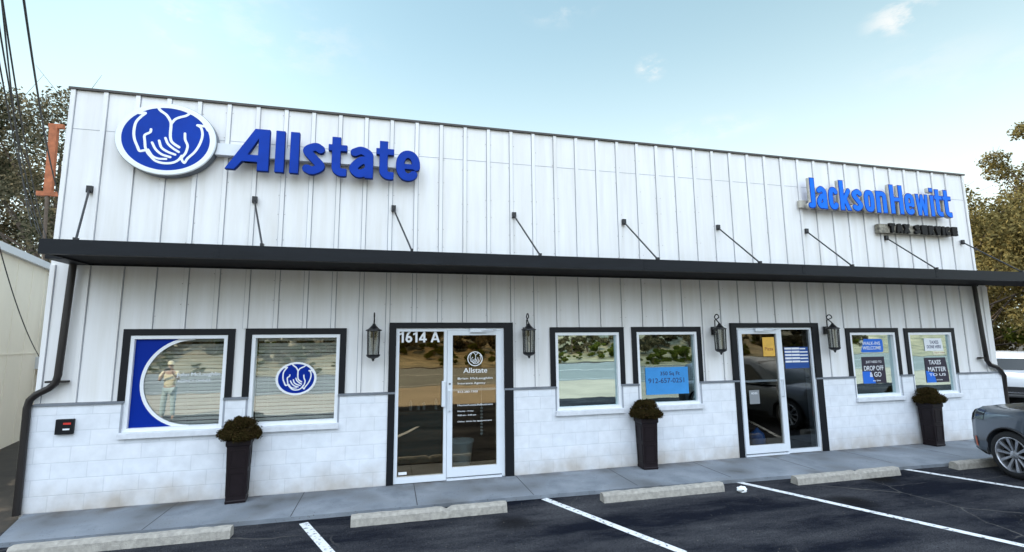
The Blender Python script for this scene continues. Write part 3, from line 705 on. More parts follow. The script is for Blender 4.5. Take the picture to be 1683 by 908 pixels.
# decals on glass
a, c, zb, zt = OPEN[0]; gx0, gx1, gz0, gz1 = a+.05, c-.05, zb+.05, zt-.05
res = .006; xs = np.arange(gx0-.02, gx1+.02, res); ys = np.arange(gz0-.02, gz1+.02, res); PX, PY = np.meshgrid(xs, ys)
rect = np.maximum(np.abs(PX-(gx0+gx1)/2)-(gx1-gx0)/2, np.abs(PY-(gz0+gz1)/2)-(gz1-gz0)/2)
r_ = np.hypot(PX-1.375, PY-1.605)
solid('blue_decal', contours(np.maximum(np.maximum(rect, .63-r_), PX-1.38), xs, ys), .022, .004, vinyl_blue, WN[0], .001)
solid('white_arc_decal', contours(np.maximum(np.maximum(rect, np.abs(r_-.612)-.022), PX-1.38), xs, ys), .020, .004, vinyl_white, WN[0], .001)
text_mesh('decal_lettering', 'John McLaughlin', 1.18, 1.735, 1.668, 1.735, .026, vinyl_white, WN[0])
text_mesh('decal_lettering', 'AGENCY OWNER', 1.20, 1.62, 1.600, 1.638, .026, vinyl_white, WN[0])
emblem(WN[1], 2.762, 1.612, .285, .243, .020, .004, vinyl_blue, vinyl_white, .004, .9, ('emblem_decal', 'emblem_decal_lines'))
emblem(D1, 5.455, 1.856, .125, .118, -.022, .003, None, vinyl_white, .003, .9, ('x', 'emblem_decal'))
yd = -.018
text_mesh('decal_lettering', 'Allstate', 5.265, 5.655, 1.632, 1.712, yd, vinyl_white, D1, bold=.004)
for (tx, x1, z0, z1) in (('Brian McLaughlin', 5.745, 1.520, 1.562), ('Insurance Agency', 5.625, 1.446, 1.486), ('812-280-7300', 5.50, 1.322, 1.352), ('HomeAutoLifeBusiness', 5.745, 1.115, 1.143), ('Monday - Friday', 5.43, 1.020, 1.046), ('9:00 am - 5:00 pm', 5.47, .955, .984), ('Other times by appointment', 5.73, .860, .888)):
    text_mesh('decal_lettering', tx, 5.175, x1, z0, z1, yd, vinyl_white, D1, bold=.006)

# second storefront: door left, fixed pane right
SF2 = MB(); SF2.box(10.412, 12.138, -.03, .06, 2.305, 2.342); SF2.box(12.098, 12.138, -.03, .06, .006, 2.305); SF2.box(11.385, 11.43, -.03, .06, .006, 2.305); SF2.box(11.43, 12.098, -.03, .06, .006, .075); SF2.box(10.412, 10.44, -.03, .06, .006, 2.305)
SF2 = SF2.build('storefront', alu, B); tag(SF2, 'storefront entry with the door on its left')
d_trim(5).build('trim', trim_black, SF2)
MB().box(11.43, 12.098, .01, .016, .075, 2.305).build('pane', g_dark, SF2)
D2 = door(10.444, 11.384, 2.300, -1, mid=1.34)
hd = MB(); hd.tube([(11.34, -.046, 1.36), (11.34, -.10, 1.36), (11.34, -.10, 1.06), (11.34, -.046, 1.06)], .014, 8); hd.build('handle', alu, D2)

# downspouts
def spout(pts, br_, name='downspout'):
    d_ = MB(); d_.tube(pts, .043, 10); d_.box(*br_); o = d_.build(name, brownpipe, B, smooth=False); autosmooth(o, 50); return o
spout([(-.135, -.09, 3.24), (-.15, -.09, 2.5), (-.165, -.09, 1.74), (-.185, -.09, 1.64), (-.25, -.09, 1.575), (-.38, -.09, 1.50), (-.445, -.09, 1.43), (-.462, -.09, 1.33), (-.455, -.09, .9), (-.44, -.09, .005)], (-.30, -.06, -.10, -.021, 1.645, 1.672))
spout([(16.56, -.09, 3.24), (16.60, -.09, 2.2), (16.63, -.09, 1.62), (16.70, -.09, 1.53), (16.90, -.09, 1.47), (16.99, -.09, 1.40), (17.12, -.06, 1.28), (17.14, -.03, .9), (17.14, -.03, .005)], (16.46, 16.60, -.10, -.021, 1.66, 1.69))

# ---------------------------------------------------------------- signs
LG = empty('emblem_sign', (.877, 0, 5.105), label='oval blue sign with white outlined cupped hands at the left of the facade', cat='sign')
n = 72; eb = MB()
for (r1_, y_, mi) in ((1, 0, 0),): pass
def ell_ring(sc, y): return [(.655*sc*math.cos(2*math.pi*k/n), y, .550*sc*math.sin(2*math.pi*k/n)) for k in range(n)]
def ell_solid(sc, y0, y1, m_, name, par):
    b_ = MB(); b_.add(ell_ring(sc, y0)+ell_ring(sc, y1), [tuple(range(n)), tuple(range(n, 2*n))]+[(k, (k+1) % n, n+(k+1) % n, n+k) for k in range(n)]); return b_.build(name, m_, par)
ell_solid(1.0, -.150, -.03, signback, 'cabinet', LG); ell_solid(.990, -.160, -.1505, signwhite, 'face', LG)
emblem(LG, 0, 0, .640, .536, -.168, .010, blue, signwhite, .005, .78)

AS = empty('letter_sign', (3.1, 0, 4.71), label='blue raised Allstate letters on a pale raceway beside the oval emblem', cat='sign')
MB().box(1.42-3.1, 4.52-3.1, -.125, -.021, .235, .415).build('raceway', raceway, AS)
for ch, x0, x1, cc in (('Aital', 1.665, 2.262, 0), ('l', 2.345, 2.475, 0), ('l', 2.552, 2.682, 0), ('s', 2.735, 3.062, 0), ('t', 3.105, 3.385, 0), ('a', 3.420, 3.785, 0), ('t', 3.825, 4.105, 0), ('e', 4.135, 4.520, 0)):
    F, xs, ys = letter_field(ch, x1-x0, .66, .515, .0655, .006, 2.15)
    o = solid('letter', shift(contours(F, xs, ys), x0-3.1, 0), -.195, .065, [blue_edge, blue_edge], AS)
    solid('letter_face', shift(contours(F, xs, ys, -.004), x0-3.1, 0), -.202, .006, [blue, blue], o)

JH = empty('letter_sign', (14.15, 0, 4.72), label='bright blue condensed Jackson Hewitt letters with beige sides at the right of the facade', cat='sign')
MB().box(12.10-14.15, 15.92-14.15, -.075, -.021, .04, .19).build('raceway', beige, JH)
J = [('J', 12.19, 12.375), ('a', 12.40, 12.665), ('c', 12.70, 12.955), ('k', 12.985, 13.275), ('s', 13.295, 13.575), ('o', 13.61, 13.885), ('n', 13.925, 14.215), ('H', 14.31, 14.665), ('e', 14.70, 14.975), ('w', 14.99, 15.385), ('i', 15.42, 15.53), ('t', 15.545, 15.775), ('t', 15.785, 16.035)]
for ch, x0, x1 in J:
    w_ = .058
    F, xs, ys = letter_field(ch, x1-x0, .635, .475, w_, .005, 3.0)
    F = F-.006
    o = solid('letter', shift(contours(F, xs, ys), x0-14.15, 0), -.200, .075, [jedge, beige], JH)
    solid('letter_face', shift(contours(F, xs, ys, -.017), x0-14.15, 0), -.206, .005, [jblue, jblue], o)
TX = empty('letter_sign', (15.05, 0, 4.32), label='small weathered dark TAX SERVICE letters on a beige strip below the blue name', cat='sign')
MB().box(14.04-15.05, 16.05-15.05, -.12, -.021, .0, .19).build('raceway', taxback, TX)
xx = 14.27
for ch in 'TAX SERVICE':
    if ch == ' ': xx += .10; continue
    wd = {'I': .05}.get(ch, .15); F, xs, ys = letter_field(ch, wd, .20, .20, .032, .004, 2.4)
    solid('letter', shift(contours(F, xs, ys), xx-15.05, .004), -.17, .05, [darkletter, darkletter], TX); xx += wd+(.045 if ch != 'I' else .04)

# ---------------------------------------------------------------- wall lanterns
def lantern():
    r = empty('wall_lantern')
    b_ = MB(); b_.box(-.055, .055, -.050, -.0255, 2.21, 2.36); b_.build('wall_plate', iron, r)
    b_ = MB(); b_.tube([(0, -.045, 2.285), (0, -.075, 2.30), (0, -.078, 2.48)]+[(0, -.139-.061*math.cos(R(a_)), 2.525+.061*math.sin(R(a_))) for a_ in range(0, 181, 20)]+[(0, -.20, 2.42)], .0105, 8); b_.build('hook_arm', iron, r)
    b_ = MB(); b_.lathe([(.0, 2.425), (.018, 2.42), (.030, 2.395), (.075, 2.345), (.118, 2.325), (.122, 2.312), (.105, 2.305), (0, 2.305)], (0, -.20, 0), 18); o = b_.build('cap', iron, r)
    b_ = MB(); b_.lathe([(.0, 1.935), (.098, 1.94), (.104, 1.952), (.096, 1.925), (.07, 1.905), (.03, 1.893), (.016, 1.875), (.02, 1.865), (.0, 1.848)], (0, -.20, 0), 18); b_.build('base', iron, r)
    b_ = MB()
    for k in range(6):
        a_ = R(60*k+30); b_.tube([(.092*math.cos(a_), -.20+.092*math.sin(a_), 1.95), (.100*math.cos(a_), -.20+.100*math.sin(a_), 2.306)], .009, 6)
    b_.build('frame', iron, r)
    b_ = MB(); b_.lathe([(.086, 1.952), (.093, 2.304)], (0, -.20, 0), 18); b_.build('glass', g_clear, r, smooth=True)
    b_ = MB(); b_.lathe([(0, 1.955), (.016, 1.955), (.016, 2.10), (0, 2.115)], (0, -.20, 0), 10); b_.build('candle', candle, r)
    return r
L0 = lantern()
for i, (x, lab) in enumerate(((3.865, 'black wall lantern just left of the door numbered 1614 A'), (6.318, 'black wall lantern between the numbered door and the bare reflective window'), (9.94, 'black wall lantern left of the door with the painted yellow reflection'), (12.49, 'black wall lantern left of the window with the walk-in notice'))):
    o = L0 if i == 0 else copy_tree(L0)
    o.location = (x, 0, 0); tag(o, lab, 'wall lamp', 'black lanterns along the facade')

# ---------------------------------------------------------------- planters with dried mums
def planter():
    r = empty('planter')
    def ringp(w, z): return [(-w, -w, z), (w, -w, z), (w, w, z), (-w, w, z)]
    b_ = MB(); lv = [(.122, 0), (.127, .03), (.121, .04), (.138, .74), (.152, .76), (.152, .82), (.138, .82), (.133, .77)]
    vs = [v for w, z in lv for v in ringp(w, z)]; fs = [(0, 1, 2, 3)]
    for i in range(len(lv)-1):
        for k in range(4): fs.append((i*4+k, i*4+(k+1) % 4, i*4+4+(k+1) % 4, i*4+4+k))
    b_.add(vs, fs)
    o = b_.build('pot', pot_m, r)
    for sgn, axx in ((-1, 'y'), (1, 'x'), (-1, 'x')):
        p_ = MB()
        for (za, zc) in ((.10, .40), (.46, .70)):
            def fr(u0, u1, z0, z1):
                w0 = .121+(z0-.04)/.7*.017; w1 = .121+(z1-.04)/.7*.017
                pts = [(u0, w0, z0), (u1, w0, z0), (u1, w1, z1), (u0, w1, z1)]; vs2 = []
                for dd in (0, .007):
                    for u, w, z in pts: q = w+dd; vs2.append((u, sgn*q, z) if axx == 'y' else (sgn*q, u, z))
                p_.add(vs2, [(4, 5, 6, 7), (0, 1, 5, 4), (1, 2, 6, 5), (2, 3, 7, 6), (3, 0, 4, 7)])
            fr(-.095, -.080, za, zc); fr(.080, .095, za, zc); fr(-.080, .080, zc-.015, zc); fr(-.080, .080, za, za+.015)
        p_.build('panel_moulding', pot_m, r)
    MB().box(-.132, .132, -.132, .132, .76, .785).build('soil', soil, r)
    return r
def leaves(name, m_, centers, n, size, parent, flat=0.0, shell=.0):
    """many small leaf quads spread through ellipsoidal clumps"""
    c = np.array([q[0] for q in centers]); rr = np.array([q[1] for q in centers]); wgt = rr.prod(1); wgt = wgt**(2/3); wgt /= wgt.sum()
    idx = RNG.choice(len(c), n, p=wgt); d = RNG.normal(size=(n, 3)); d /= np.linalg.norm(d, axis=1)[:, None]
    rad = (shell+(1-shell)*RNG.random(n))**(1/3)*(1+.18*RNG.normal(size=n)*.6)
    P_ = c[idx]+d*rad[:, None]*rr[idx]
    u = RNG.normal(size=(n, 3)); u /= np.linalg.norm(u, axis=1)[:, None]; v = np.cross(u, RNG.normal(size=(n, 3))); v /= np.linalg.norm(v, axis=1)[:, None]
    s_ = size*(.6+.8*RNG.random(n))[:, None]
    V = np.stack([P_-u*s_, P_-v*s_*.5, P_+u*s_, P_+v*s_*.5], 1).reshape(-1, 3)
    me = bpy.data.meshes.new(name); me.vertices.add(4*n); me.vertices.foreach_set('co', V.ravel().astype(np.float32))
    me.loops.add(4*n); me.loops.foreach_set('vertex_index', np.arange(4*n, dtype=np.int32)); me.polygons.add(n)
    me.polygons.foreach_set('loop_start', np.arange(0, 4*n, 4, dtype=np.int32)); me.polygons.foreach_set('loop_total', np.full(n, 4, np.int32))
    me.materials.append(m_); me.update(calc_edges=True); me.validate()
    return link(name, me, parent)
def mum():
    r = empty('potted_plant')
    cs = []
    for k in range(26):
        a_ = random.uniform(0, 2*math.pi); q = random.random()**.5*.235; z = .12+.165*(1-(q/.25)**2)+random.uniform(-.02, .02)
        cs.append(((q*math.cos(a_), q*math.sin(a_), z-.06*(q > .16)), (.065, .065, .055)))
    for k in range(14): a_ = 2*math.pi*k/14+.2; q = .215+random.uniform(-.015, .02); cs.append(((q*math.cos(a_), q*math.sin(a_), .085+random.uniform(-.02, .03)), (.07, .07, .065)))
    cs.append(((0, 0, .14), (.225, .225, .165)))
    leaves('foliage', lf_mum, cs, 17000, .0125, r)
    b_ = MB()
    for k in range(14):
        a_ = random.uniform(0, 6.28); q = random.uniform(.08, .2); b_.tube([(0.02*math.cos(a_), .02*math.sin(a_), -.02), (q*.6*math.cos(a_), q*.6*math.sin(a_), .10), (q*math.cos(a_), q*math.sin(a_), .2)], .004, 5)
    b_.build('stems', bark, r); return r
P0 = planter(); M0 = mum()
for i, (x, y, rz, lp_, lm_) in enumerate(((2.115, -.205, 6, 'dark square planter nearest the left end, between the two blind-covered windows', 'rounded dried chrysanthemum in the planter between the two blind-covered windows'),
        (8.36, -.215, -3, 'dark square planter in the middle, under the window with the blue paper', 'rounded dried chrysanthemum in the middle planter under the blue paper window'),
        (14.66, -.235, 4, 'dark square planter nearest the parked grey car', 'rounded dried chrysanthemum in the planter nearest the parked grey car'))):
    o = P0 if i == 0 else copy_tree(P0); o.location = (x, y, .001); o.rotation_euler.z = R(rz); tag(o, lp_, 'planter', 'dark planters on the walk')
    q = M0 if i == 0 else copy_tree(M0); q.location = (x, y, .80); q.rotation_euler.z = R(rz+i*70); tag(q, lm_, 'plant', 'dried plants in the planters')

# ---------------------------------------------------------------- things at and behind the glass
for k, lab in ((0, 'pale horizontal blind behind the window with the blue crescent'), (1, 'pale horizontal blind behind the window with the oval emblem')):
    a, c, zb, zt = OPEN[k]; r = empty('window_blind', ((a+c)/2, .16, zb), label=lab, cat='blind', group='horizontal blinds in the left windows')
    w_ = (c-a)/2-.055; b_ = MB(); z = .07; i = 0
    while z < zt-zb-.10:
        tl = .010; sag = .002*math.sin(i*1.7)
        b_.obox((0, 0, z+sag), (w_, 0, 0), (0, .024*math.cos(R(62)), -.024*math.sin(R(62))), (0, .0005, .0005)); z += .052; i += 1
    b_.build('slats', blind_m, r)
    MB().box(-w_, w_, -.03, .03, zt-zb-.09, zt-zb-.05).build('head_rail', blind_m, r)
    b_ = MB()
    for xx in (-w_*.7, w_*.7): b_.tube([(xx, -.03, .05), (xx, -.03, zt-zb-.08)], .0015, 5)
    b_.build('cord', blind_m, r)
def rounded(x0, x1, z0, z1, rad=.03):
    o = []
    for cx_, cz_, a0 in ((x1-rad, z1-rad, 0), (x0+rad, z1-rad, 90), (x0+rad, z0+rad, 180), (x1-rad, z0+rad, 270)):
        o += [(cx_+rad*math.cos(R(a0+t_*15)), cz_+rad*math.sin(R(a0+t_*15))) for t_ in range(7)]
    return o
def poster(name, lab, x0, x1, z0, z1, y, m_, lines, m_t, cat='notice', rad=.001):
    r = empty(name, ((x0+x1)/2, y, z0), label=lab, cat=cat); hx = (x1-x0)/2
    solid('sheet', [rounded(-hx, hx, 0, z1-z0, rad)], 0, .003, m_, r)
    for (tx, a_, b2, c_, d_) in lines: text_mesh('lettering', tx, -hx+a_*2*hx, -hx+b2*2*hx, c_*(z1-z0), d_*(z1-z0), -.0005, m_t, r, .0015, bold=.01 if len(tx) < 12 else .004)
    return r
YP = .027
poster('window_notice', 'rounded blue walk-ins welcome notice at the top of its window', 13.375, 13.965, 1.835, 2.105, YP-.0, poster_blue, [('WALK-INS', .10, .88, .55, .80), ('WELCOME', .10, .90, .20, .46)], poster_white, rad=.05)
q = poster('window_notice', 'dark purple drop off and go notice with blue corner', 13.37, 13.96, 1.215, 1.745, YP, poster_dark, [('JUST NEED TO', .18, .86, .74, .85), ('DROP OFF', .08, .92, .48, .66), ('& GO', .30, .80, .24, .42), ('any time', .42, .74, .06, .13)], poster_white)
solid('blue_corner', [[(-.295, 0), (.02, 0), (-.10, .24), (-.295, .24)]], -.0008, .002, poster_blue, q)
poster('window_notice', 'white taxes done here notice at the top of the far right window', 15.085, 15.60, 1.840, 2.105, YP, poster_white, [('TAXES', .28, .76, .56, .82), ('DONE HERE', .12, .88, .20, .46)], ink)
poster('window_notice', 'small cream slip just below the white taxes notice', 15.30, 15.66, 1.765, 1.832, YP, mat('paper_cream', (.75, .72, .55), .7), [('Open today', .1, .9, .25, .7)], brown_ink)
q = poster('window_notice', 'dark purple taxes notice behind the far right glass above the planter', 15.04, 15.66, 1.185, 1.700, YP, poster_dark, [('TAXES', .16, .70, .72, .90), ('MATTER', .10, .90, .44, .62), ('TO US', .12, .86, .26, .36), ('ask today', .42, .70, .07, .13)], poster_white)
solid('blue_corner', [[(-.31, 0), (-.05, 0), (-.10, .20), (-.31, .25)]], -.0008, .002, poster_blue, q)
poster('window_notice', 'blue handwritten paper reading 350 Sq Ft in the fourth window', 8.53, 9.385, 1.165, 1.64, YP, paper_blue, [('350 Sq Ft', .34, .80, .66, .84), ('912-657-0251', .06, .90, .42, .60)], ink)
q = poster('door_reflection', 'yellow stepped panel painted as a sign reflected high in the second door glass', 11.00, 11.265, 1.80, 2.16, -.020, reflected_yellow, [('Pizza', .15, .85, .30, .48)], brown_ink)  # yellow sheet stands in for a sign reflected in the door glass
q = poster('hours_notice', 'white ruled hours sheet with a blue foot beside the second door', 11.50, 12.06, 1.56, 1.965, .005, mat('hours_blue', (.003, .055, .25), .6), [], ink)
b_ = MB()
for k in range(5):
    for (u0, u1) in ((-.27, -.12), (-.11, .07), (.08, .26)): b_.box(u0, u1-.05*(k == 0 and u0 > 0), -.006, -.001, .36-.062*k, .395-.062*k-.012*(u0 > 0))
b_.build('white_bands', poster_white, q)
# reception desk, pot and bits inside
DK = empty('reception_desk', (4.62, 1.5, .005), label='dark teal desk inside the left pane of the first entry', cat='desk')
MB().box(-.70, .42, -.3, .3, 0, .86, 0).build('front_panel', desk_m, DK); MB().box(-.74, .46, -.34, .34, .86, .895).build('desktop', desk_m, DK)
for i, (x, h) in enumerate(((-.12, .17), (.02, .08), (.12, .13), (.34, .19))):
    o = MB().lathe([(0, 0), (.026, 0), (.028, h*.8), (.014, h*.92), (.014, h), (0, h)], (0, 0, 0), 12).build('bottle', ceramic)
    o.location = (4.62+x, 1.38, .902); tag(o, ('tallish pale bottle leftmost on the teal desk', 'shortest pale jar on the teal desk', 'medium pale bottle near the middle of the teal desk', 'tallest pale bottle at the right end of the teal desk')[i], 'bottle', 'small bottles on the reception desk')
o = MB().lathe([(0, 0), (.13, 0), (.17, .12), (.205, .40), (.225, .44), (.225, .47), (.20, .47), (.18, .40), (0, .40)], (0, 0, 0), 26).build('floor_pot', ceramic, smooth=True)
o.location = (5.32, .62, .005); tag(o, 'large pale grey pot on the floor behind the first door', 'pot')
wc = MB()
for k in range(9): wc.lathe([(0, -.022), (.02, -.012), (.024, 0), (.02, .012), (0, .022)], (0, 0, -k*.052), 8)
wc.tube([(0, 0, 0), (0, 0, .35)], .004, 6); o = wc.build('hanging_ornament', ceramic); o.location = (5.62, .30, 1.03); tag(o, 'string of pale beads hanging behind the first door glass', 'ornament')
b_ = MB(); b_.lathe([(0, 0), (.13, 0), (.145, .20), (.12, .30), (.05, .36), (.02, .40), (0, .40)], (0, 0, 0), 18); o = b_.build('bag', cloth_blue, smooth=True); o.location = (11.12, .45, .005); tag(o, 'blue plastic bag on the floor behind the second door', 'bag')
poster('framed_notice', 'small grey printed sheet low behind the second door glass', 10.62, 10.84, .93, 1.18, -.020, mat('paper_grey', (.22, .23, .24), .7), [('HOURS', .2, .8, .7, .85)], poster_white)

# meter plaque at left
r = empty('alarm_box', (-.035, -.046, .975), label='small black box with red label on the block wall near the left downspout', cat='box')
MB().box(-.10, .10, -.045, 0, 0, .195).build('housing', trim_black, r, bevel=.006)
MB().box(-.01, .075, -.049, -.0455, .125, .150).build('red_label', redled, r); MB().box(-.01, .065, -.049, -.0455, .055, .075).build('white_label', vinyl_white, r)

# ---------------------------------------------------------------- parking things
for i, (x0, x1, y0, lab) in enumerate(((.32, 2.40, -1.42, 'concrete wheel stop nearest the left edge, pale and cut off by the picture'), (3.70, 5.62, -1.44, 'concrete wheel stop in front of the numbered entry'), (6.96, 8.84, -1.46, 'concrete wheel stop in front of the middle planter'), (10.08, 12.06, -1.50, 'concrete wheel stop in front of the second entry'), (13.25, 15.1, -1.52, 'concrete wheel stop under the nose of the grey car'))):
    L_ = x1-x0; b_ = MB(); nseg = 30; prof = [(-.075, 0), (-.062, .085), (-.040, .115), (.040, .115), (.062, .085), (.075, 0)]
    vs = []; fs = []
    for k in range(nseg+1):
        u = -L_/2+L_*k/nseg; cr_ = .03 if abs(u-(.1*L_)) < .04 and i in (1, 3) else 0
        for (yy, zz) in prof: vs.append((u, yy+random.uniform(-.004, .004), max(0, zz-cr_*(zz > .05)+random.uniform(-.004, .003)*(zz > 0))))
    for k in range(nseg):
        for q in range(5): fs.append((k*6+q, k*6+q+1, k*6+q+7, k*6+q+6))
    fs += [tuple(range(6)), tuple(nseg*6+q for q in range(6))]
    b_.add(vs, fs); o = b_.build('wheel_stop', stopcon); o.location = ((x0+x1)/2, y0, -.048); tag(o, lab, 'wheel stop', 'concrete wheel stops along the walk')
bmx = bmesh.new(); bmesh.ops.create_icosphere(bmx, subdivisions=3, radius=.07)
for v in bmx.verts:
    h = math.sin(v.co.x*71+v.co.y*53)*math.cos(v.co.z*67+v.co.y*31); v.co *= 1+.28*h; v.co.x *= 1.35; v.co.z = max(-.045, v.co.z)*.95
me = bpy.data.meshes.new('litter'); bmx.to_mesh(me); bmx.free(); me.materials.append(paperlitter); o = link('litter', me); o.scale = (.72, .72, .72); o.location = (9.06, -1.62, -.015); tag(o, 'crumpled white paper lying on the asphalt beside a parking line', 'litter')

# ---------------------------------------------------------------- cars
def interp(tab, x):
    ks = [q[0] for q in tab]; return [float(np.interp(x, ks, [q[i] for q in tab])) for i in range(1, len(tab[0]))]
def make_car(label, paint, loc, rz, suv_rear=False):
    r = empty('parked_car', loc, rz, label, 'car')
    # y, half width, bottom, shoulder height, top height
    T = [(-2.30, .70, .42, .80, .86), (-2.24, .80, .34, .90, 1.02), (-2.05, .88, .27, .96, 1.08), (-1.4, .925, .24, .98, 1.07), (0, .93, .22, .95, 1.02), (.95, .93, .22, .95, 1.02), (1.25, .925, .23, .94, 1.06), (1.7, .905, .24, .88, 1.03), (1.98, .865, .25, .88, 1.04), (2.10, .81, .27, .84, 1.0), (2.19, .72, .30, .76, .90), (2.24, .56, .36, .64, .74)]
    ys_ = np.concatenate([np.linspace(-2.30, -2.0, 8), np.linspace(-1.9, 1.9, 44), np.linspace(1.95, 2.24, 18)]); tt = [i/15 for i in range(16)]
    def section(y):
        hw, zb, zs, zt = interp(T, y)
        pr = [(0, zb), (.45*hw, zb), (.86*hw, zb+.0), (.955*hw, zb+.06), (.985*hw, zb+.20*(zs-zb)), (1.0*hw, zb+.45*(zs-zb)), (.992*hw, zb+.70*(zs-zb)), (.985*hw, zs-.06), (.955*hw, zs+.25*(zt-zs)), (.90*hw, zs+.62*(zt-zs)), (.80*hw, zs+.86*(zt-zs)), (.62*hw, zt-.01), (.40*hw, zt+.008), (0, zt+.018)]
        return [(x, y, z) for x, z in pr]
    np_ = 14; vs = []; fs = []; sec = [section(y) for y in ys_]
    for s_ in sec: vs += s_ + [(-x, y, z) for x, y, z in s_[1:-1]][::-1]
    m_ = 2*np_-2
    for i in range(len(ys_)-1):
        for k in range(m_): fs.append((i*m_+k, i*m_+(k+1) % m_, (i+1)*m_+(k+1) % m_, (i+1)*m_+k))
    fs += [tuple(range(m_))[::-1], tuple((len(ys_)-1)*m_+k for k in range(m_))]
    b_ = MB(); b_.add(vs, fs); body = b_.build('body', paint, r, smooth=True)
    cut = MB()
    for ya in (1.38, -1.36):
        cut.lathe([(0, -1.2), (.415, -1.2), (.415, -.55), (0, -.55)], (0, ya, .33), 40, 0, 'x'); cut.lathe([(0, .55), (.415, .55), (.415, 1.2), (0, 1.2)], (0, ya, .33), 40, 0, 'x')
    cut = cut.build('cut', rim_dark); cut.parent = None
    bo = body.modifiers.new('b', 'BOOLEAN'); bo.operation = 'DIFFERENCE'; bo.object = cut; bo.solver = 'EXACT'
    cut.matrix_world = Matrix.Translation(loc) @ Matrix.Rotation(rz, 4, 'Z'); bpy.context.view_layer.update()
    baked(body); bpy.data.objects.remove(cut); autosmooth(body, 40)
    def patch(name, yr, kr, m2, off=.006, side=(1, -1), par=body):
        b2 = MB()
        for sg in side:
            ii = [i for i, y in enumerate(ys_) if yr[0] <= y <= yr[1]]; vs2 = []; fs2 = []; cc = Vector((0, 0, .55))
            for i in ii:
                for k in range(kr[0], kr[1]+1):
                    p_ = Vector(sec[i][k]); a1 = Vector(sec[min(i+1, len(sec)-1)][k])-Vector(sec[max(i-1, 0)][k]); a2 = Vector(sec[i][min(k+1, 13)])-Vector(sec[i][max(k-1, 0)])
                    nn = a2.cross(a1).normalized()
                    if nn.dot(p_-Vector((0, p_.y*.8, .55))) < 0: nn = -nn
                    p_ = p_+nn*off; vs2.append((sg*p_.x, p_.y, p_.z))
            kk = kr[1]-kr[0]+1
            for i in range(len(ii)-1):
                for k in range(kk-1): fs2.append((i*kk+k, i*kk+k+1, (i+1)*kk+k+1, (i+1)*kk+k))
            b2.add(vs2, fs2)
        o2 = b2.build(name, m2, par, smooth=True); return o2
    for sg in (1, -1): patch('headlight', (1.80, 2.18), (7, 9), headlens, .006, (sg,))
    for sg in (1, -1):
        patch('lower_grille', (2.13, 2.24), (3, 5), carblack, .005, (sg,)); patch('bumper_skirt', (1.86, 2.24), (2, 3), carblack, .007, (sg,)); patch('rocker_panel', (-.90, .92), (2, 4), carblack, .006, (sg,))
    for sg in (1, -1): patch('side_reflector', (1.96, 2.02), (4, 5), reflector, .008, (sg,))
    for sg in (1, -1): patch('rear_bumper', (-2.30, -1.85), (2, 5), carblack, .007, (sg,))
    for sg in (1, -1): patch('tail_lamp', (-2.30, -2.02), (7, 9), tail_red, .010, (sg,))
    # fender lip round each arch
    for ya in (1.38, -1.36):
        for sg in (1, -1):
            b2 = MB(); pts = []
            for k in range(0, 25):
                a_ = R(-8+196*k/24); yy = ya+.425*math.cos(a_); zz = .33+.425*math.sin(a_); hw, zb, zs, zt = interp(T, yy)
                q = min(max((zz-zb)/(zs-zb), 0), 1); xx = hw*(1.0 if q > .35 else .97)+.002; pts.append((sg*xx, yy, zz))
            b2.tube(pts, .014, 6); b2.build('arch_lip', carblack, body)
    liner = MB(); liner.box(-.56, .56, .95, 1.82, .25, .74); liner.box(-.56, .56, -1.8, -.93, .25, .74); liner.build('wheel_well', rim_dark, body)
    # greenhouse
    G = [(-2.16, .66, 1.02, 1.10), (-1.95, .70, 1.02, 1.50), (-1.6, .70, 1.02, 1.62), (-.6, .72, 1.02, 1.68), (.2, .71, 1.02, 1.655), (.65, .69, 1.02, 1.50), (1.18, .68, 1.03, 1.09)]
    vs = []; fs = []
    for y, hw, zb, zt in G:
        bw = .85 if y < 1.1 else .82; f_ = (zt-zb)/.66
        row = [(bw, zb), (bw-(bw-hw)*f_*.5, zb+(zt-zb)*.5), (bw-(bw-hw)*f_*.95, zt-.05*f_), (hw*.85 if f_ > .3 else bw*.9, zt), (0, zt+.02)]
        vs += [(x, y, z) for x, z in row]+[(-x, y, z) for x, z in row[:-1]][::-1]
    for i in range(len(G)-1):
        for k in range(8): fs.append((i*9+k, i*9+k+1, (i+1)*9+k+1, (i+1)*9+k))
    fs += [tuple(range(9)), tuple((len(G)-1)*9+k for k in range(9))]
    b_ = MB(); b_.add(vs, fs); rf = b_.build('roof', paint, r, smooth=True); autosmooth(rf, 60)
    def quad(name, pts, m2):
        b2 = MB(); b2.add(pts, [tuple(range(len(pts)))]); return b2.build(name, m2, rf)
    for sg in (1, -1):
        quad('side_window', [(sg*.847, -.55, 1.07), (sg*.847, .78, 1.07), (sg*.795, .36, 1.50), (sg*.762, -.50, 1.585)], carglass)
        quad('side_window', [(sg*.847, -1.62, 1.07), (sg*.847, -.62, 1.07), (sg*.762, -.58, 1.585), (sg*.775, -1.50, 1.54)], carglass)
    quad('windshield', [(-.76, 1.13, 1.13), (.76, 1.13, 1.13), (.62, .44, 1.60), (-.62, .44, 1.60)], carglass)
    quad('rear_window', [(-.72, -2.17, 1.14), (.72, -2.17, 1.14), (.60, -1.985, 1.48), (-.60, -1.985, 1.48)], carglass)
    if suv_rear:
        b2 = MB(); b2.box(-.6, .6, -2.35, -2.29, .42, .46); b2.build('chrome_strip', chrome, body)
        b2 = MB(); b2.box(-.78, .78, -2.33, -2.27, .40, .62); b2.build('bumper_panel', carblack, body)
    b2 = MB()
    for sg in (1, -1): b2.obox((sg*.99, .72, 1.10), (.09, 0, 0), (0, .05, 0), (0, 0, .06))
    b2.build('mirror', paint, r, bevel=.015)
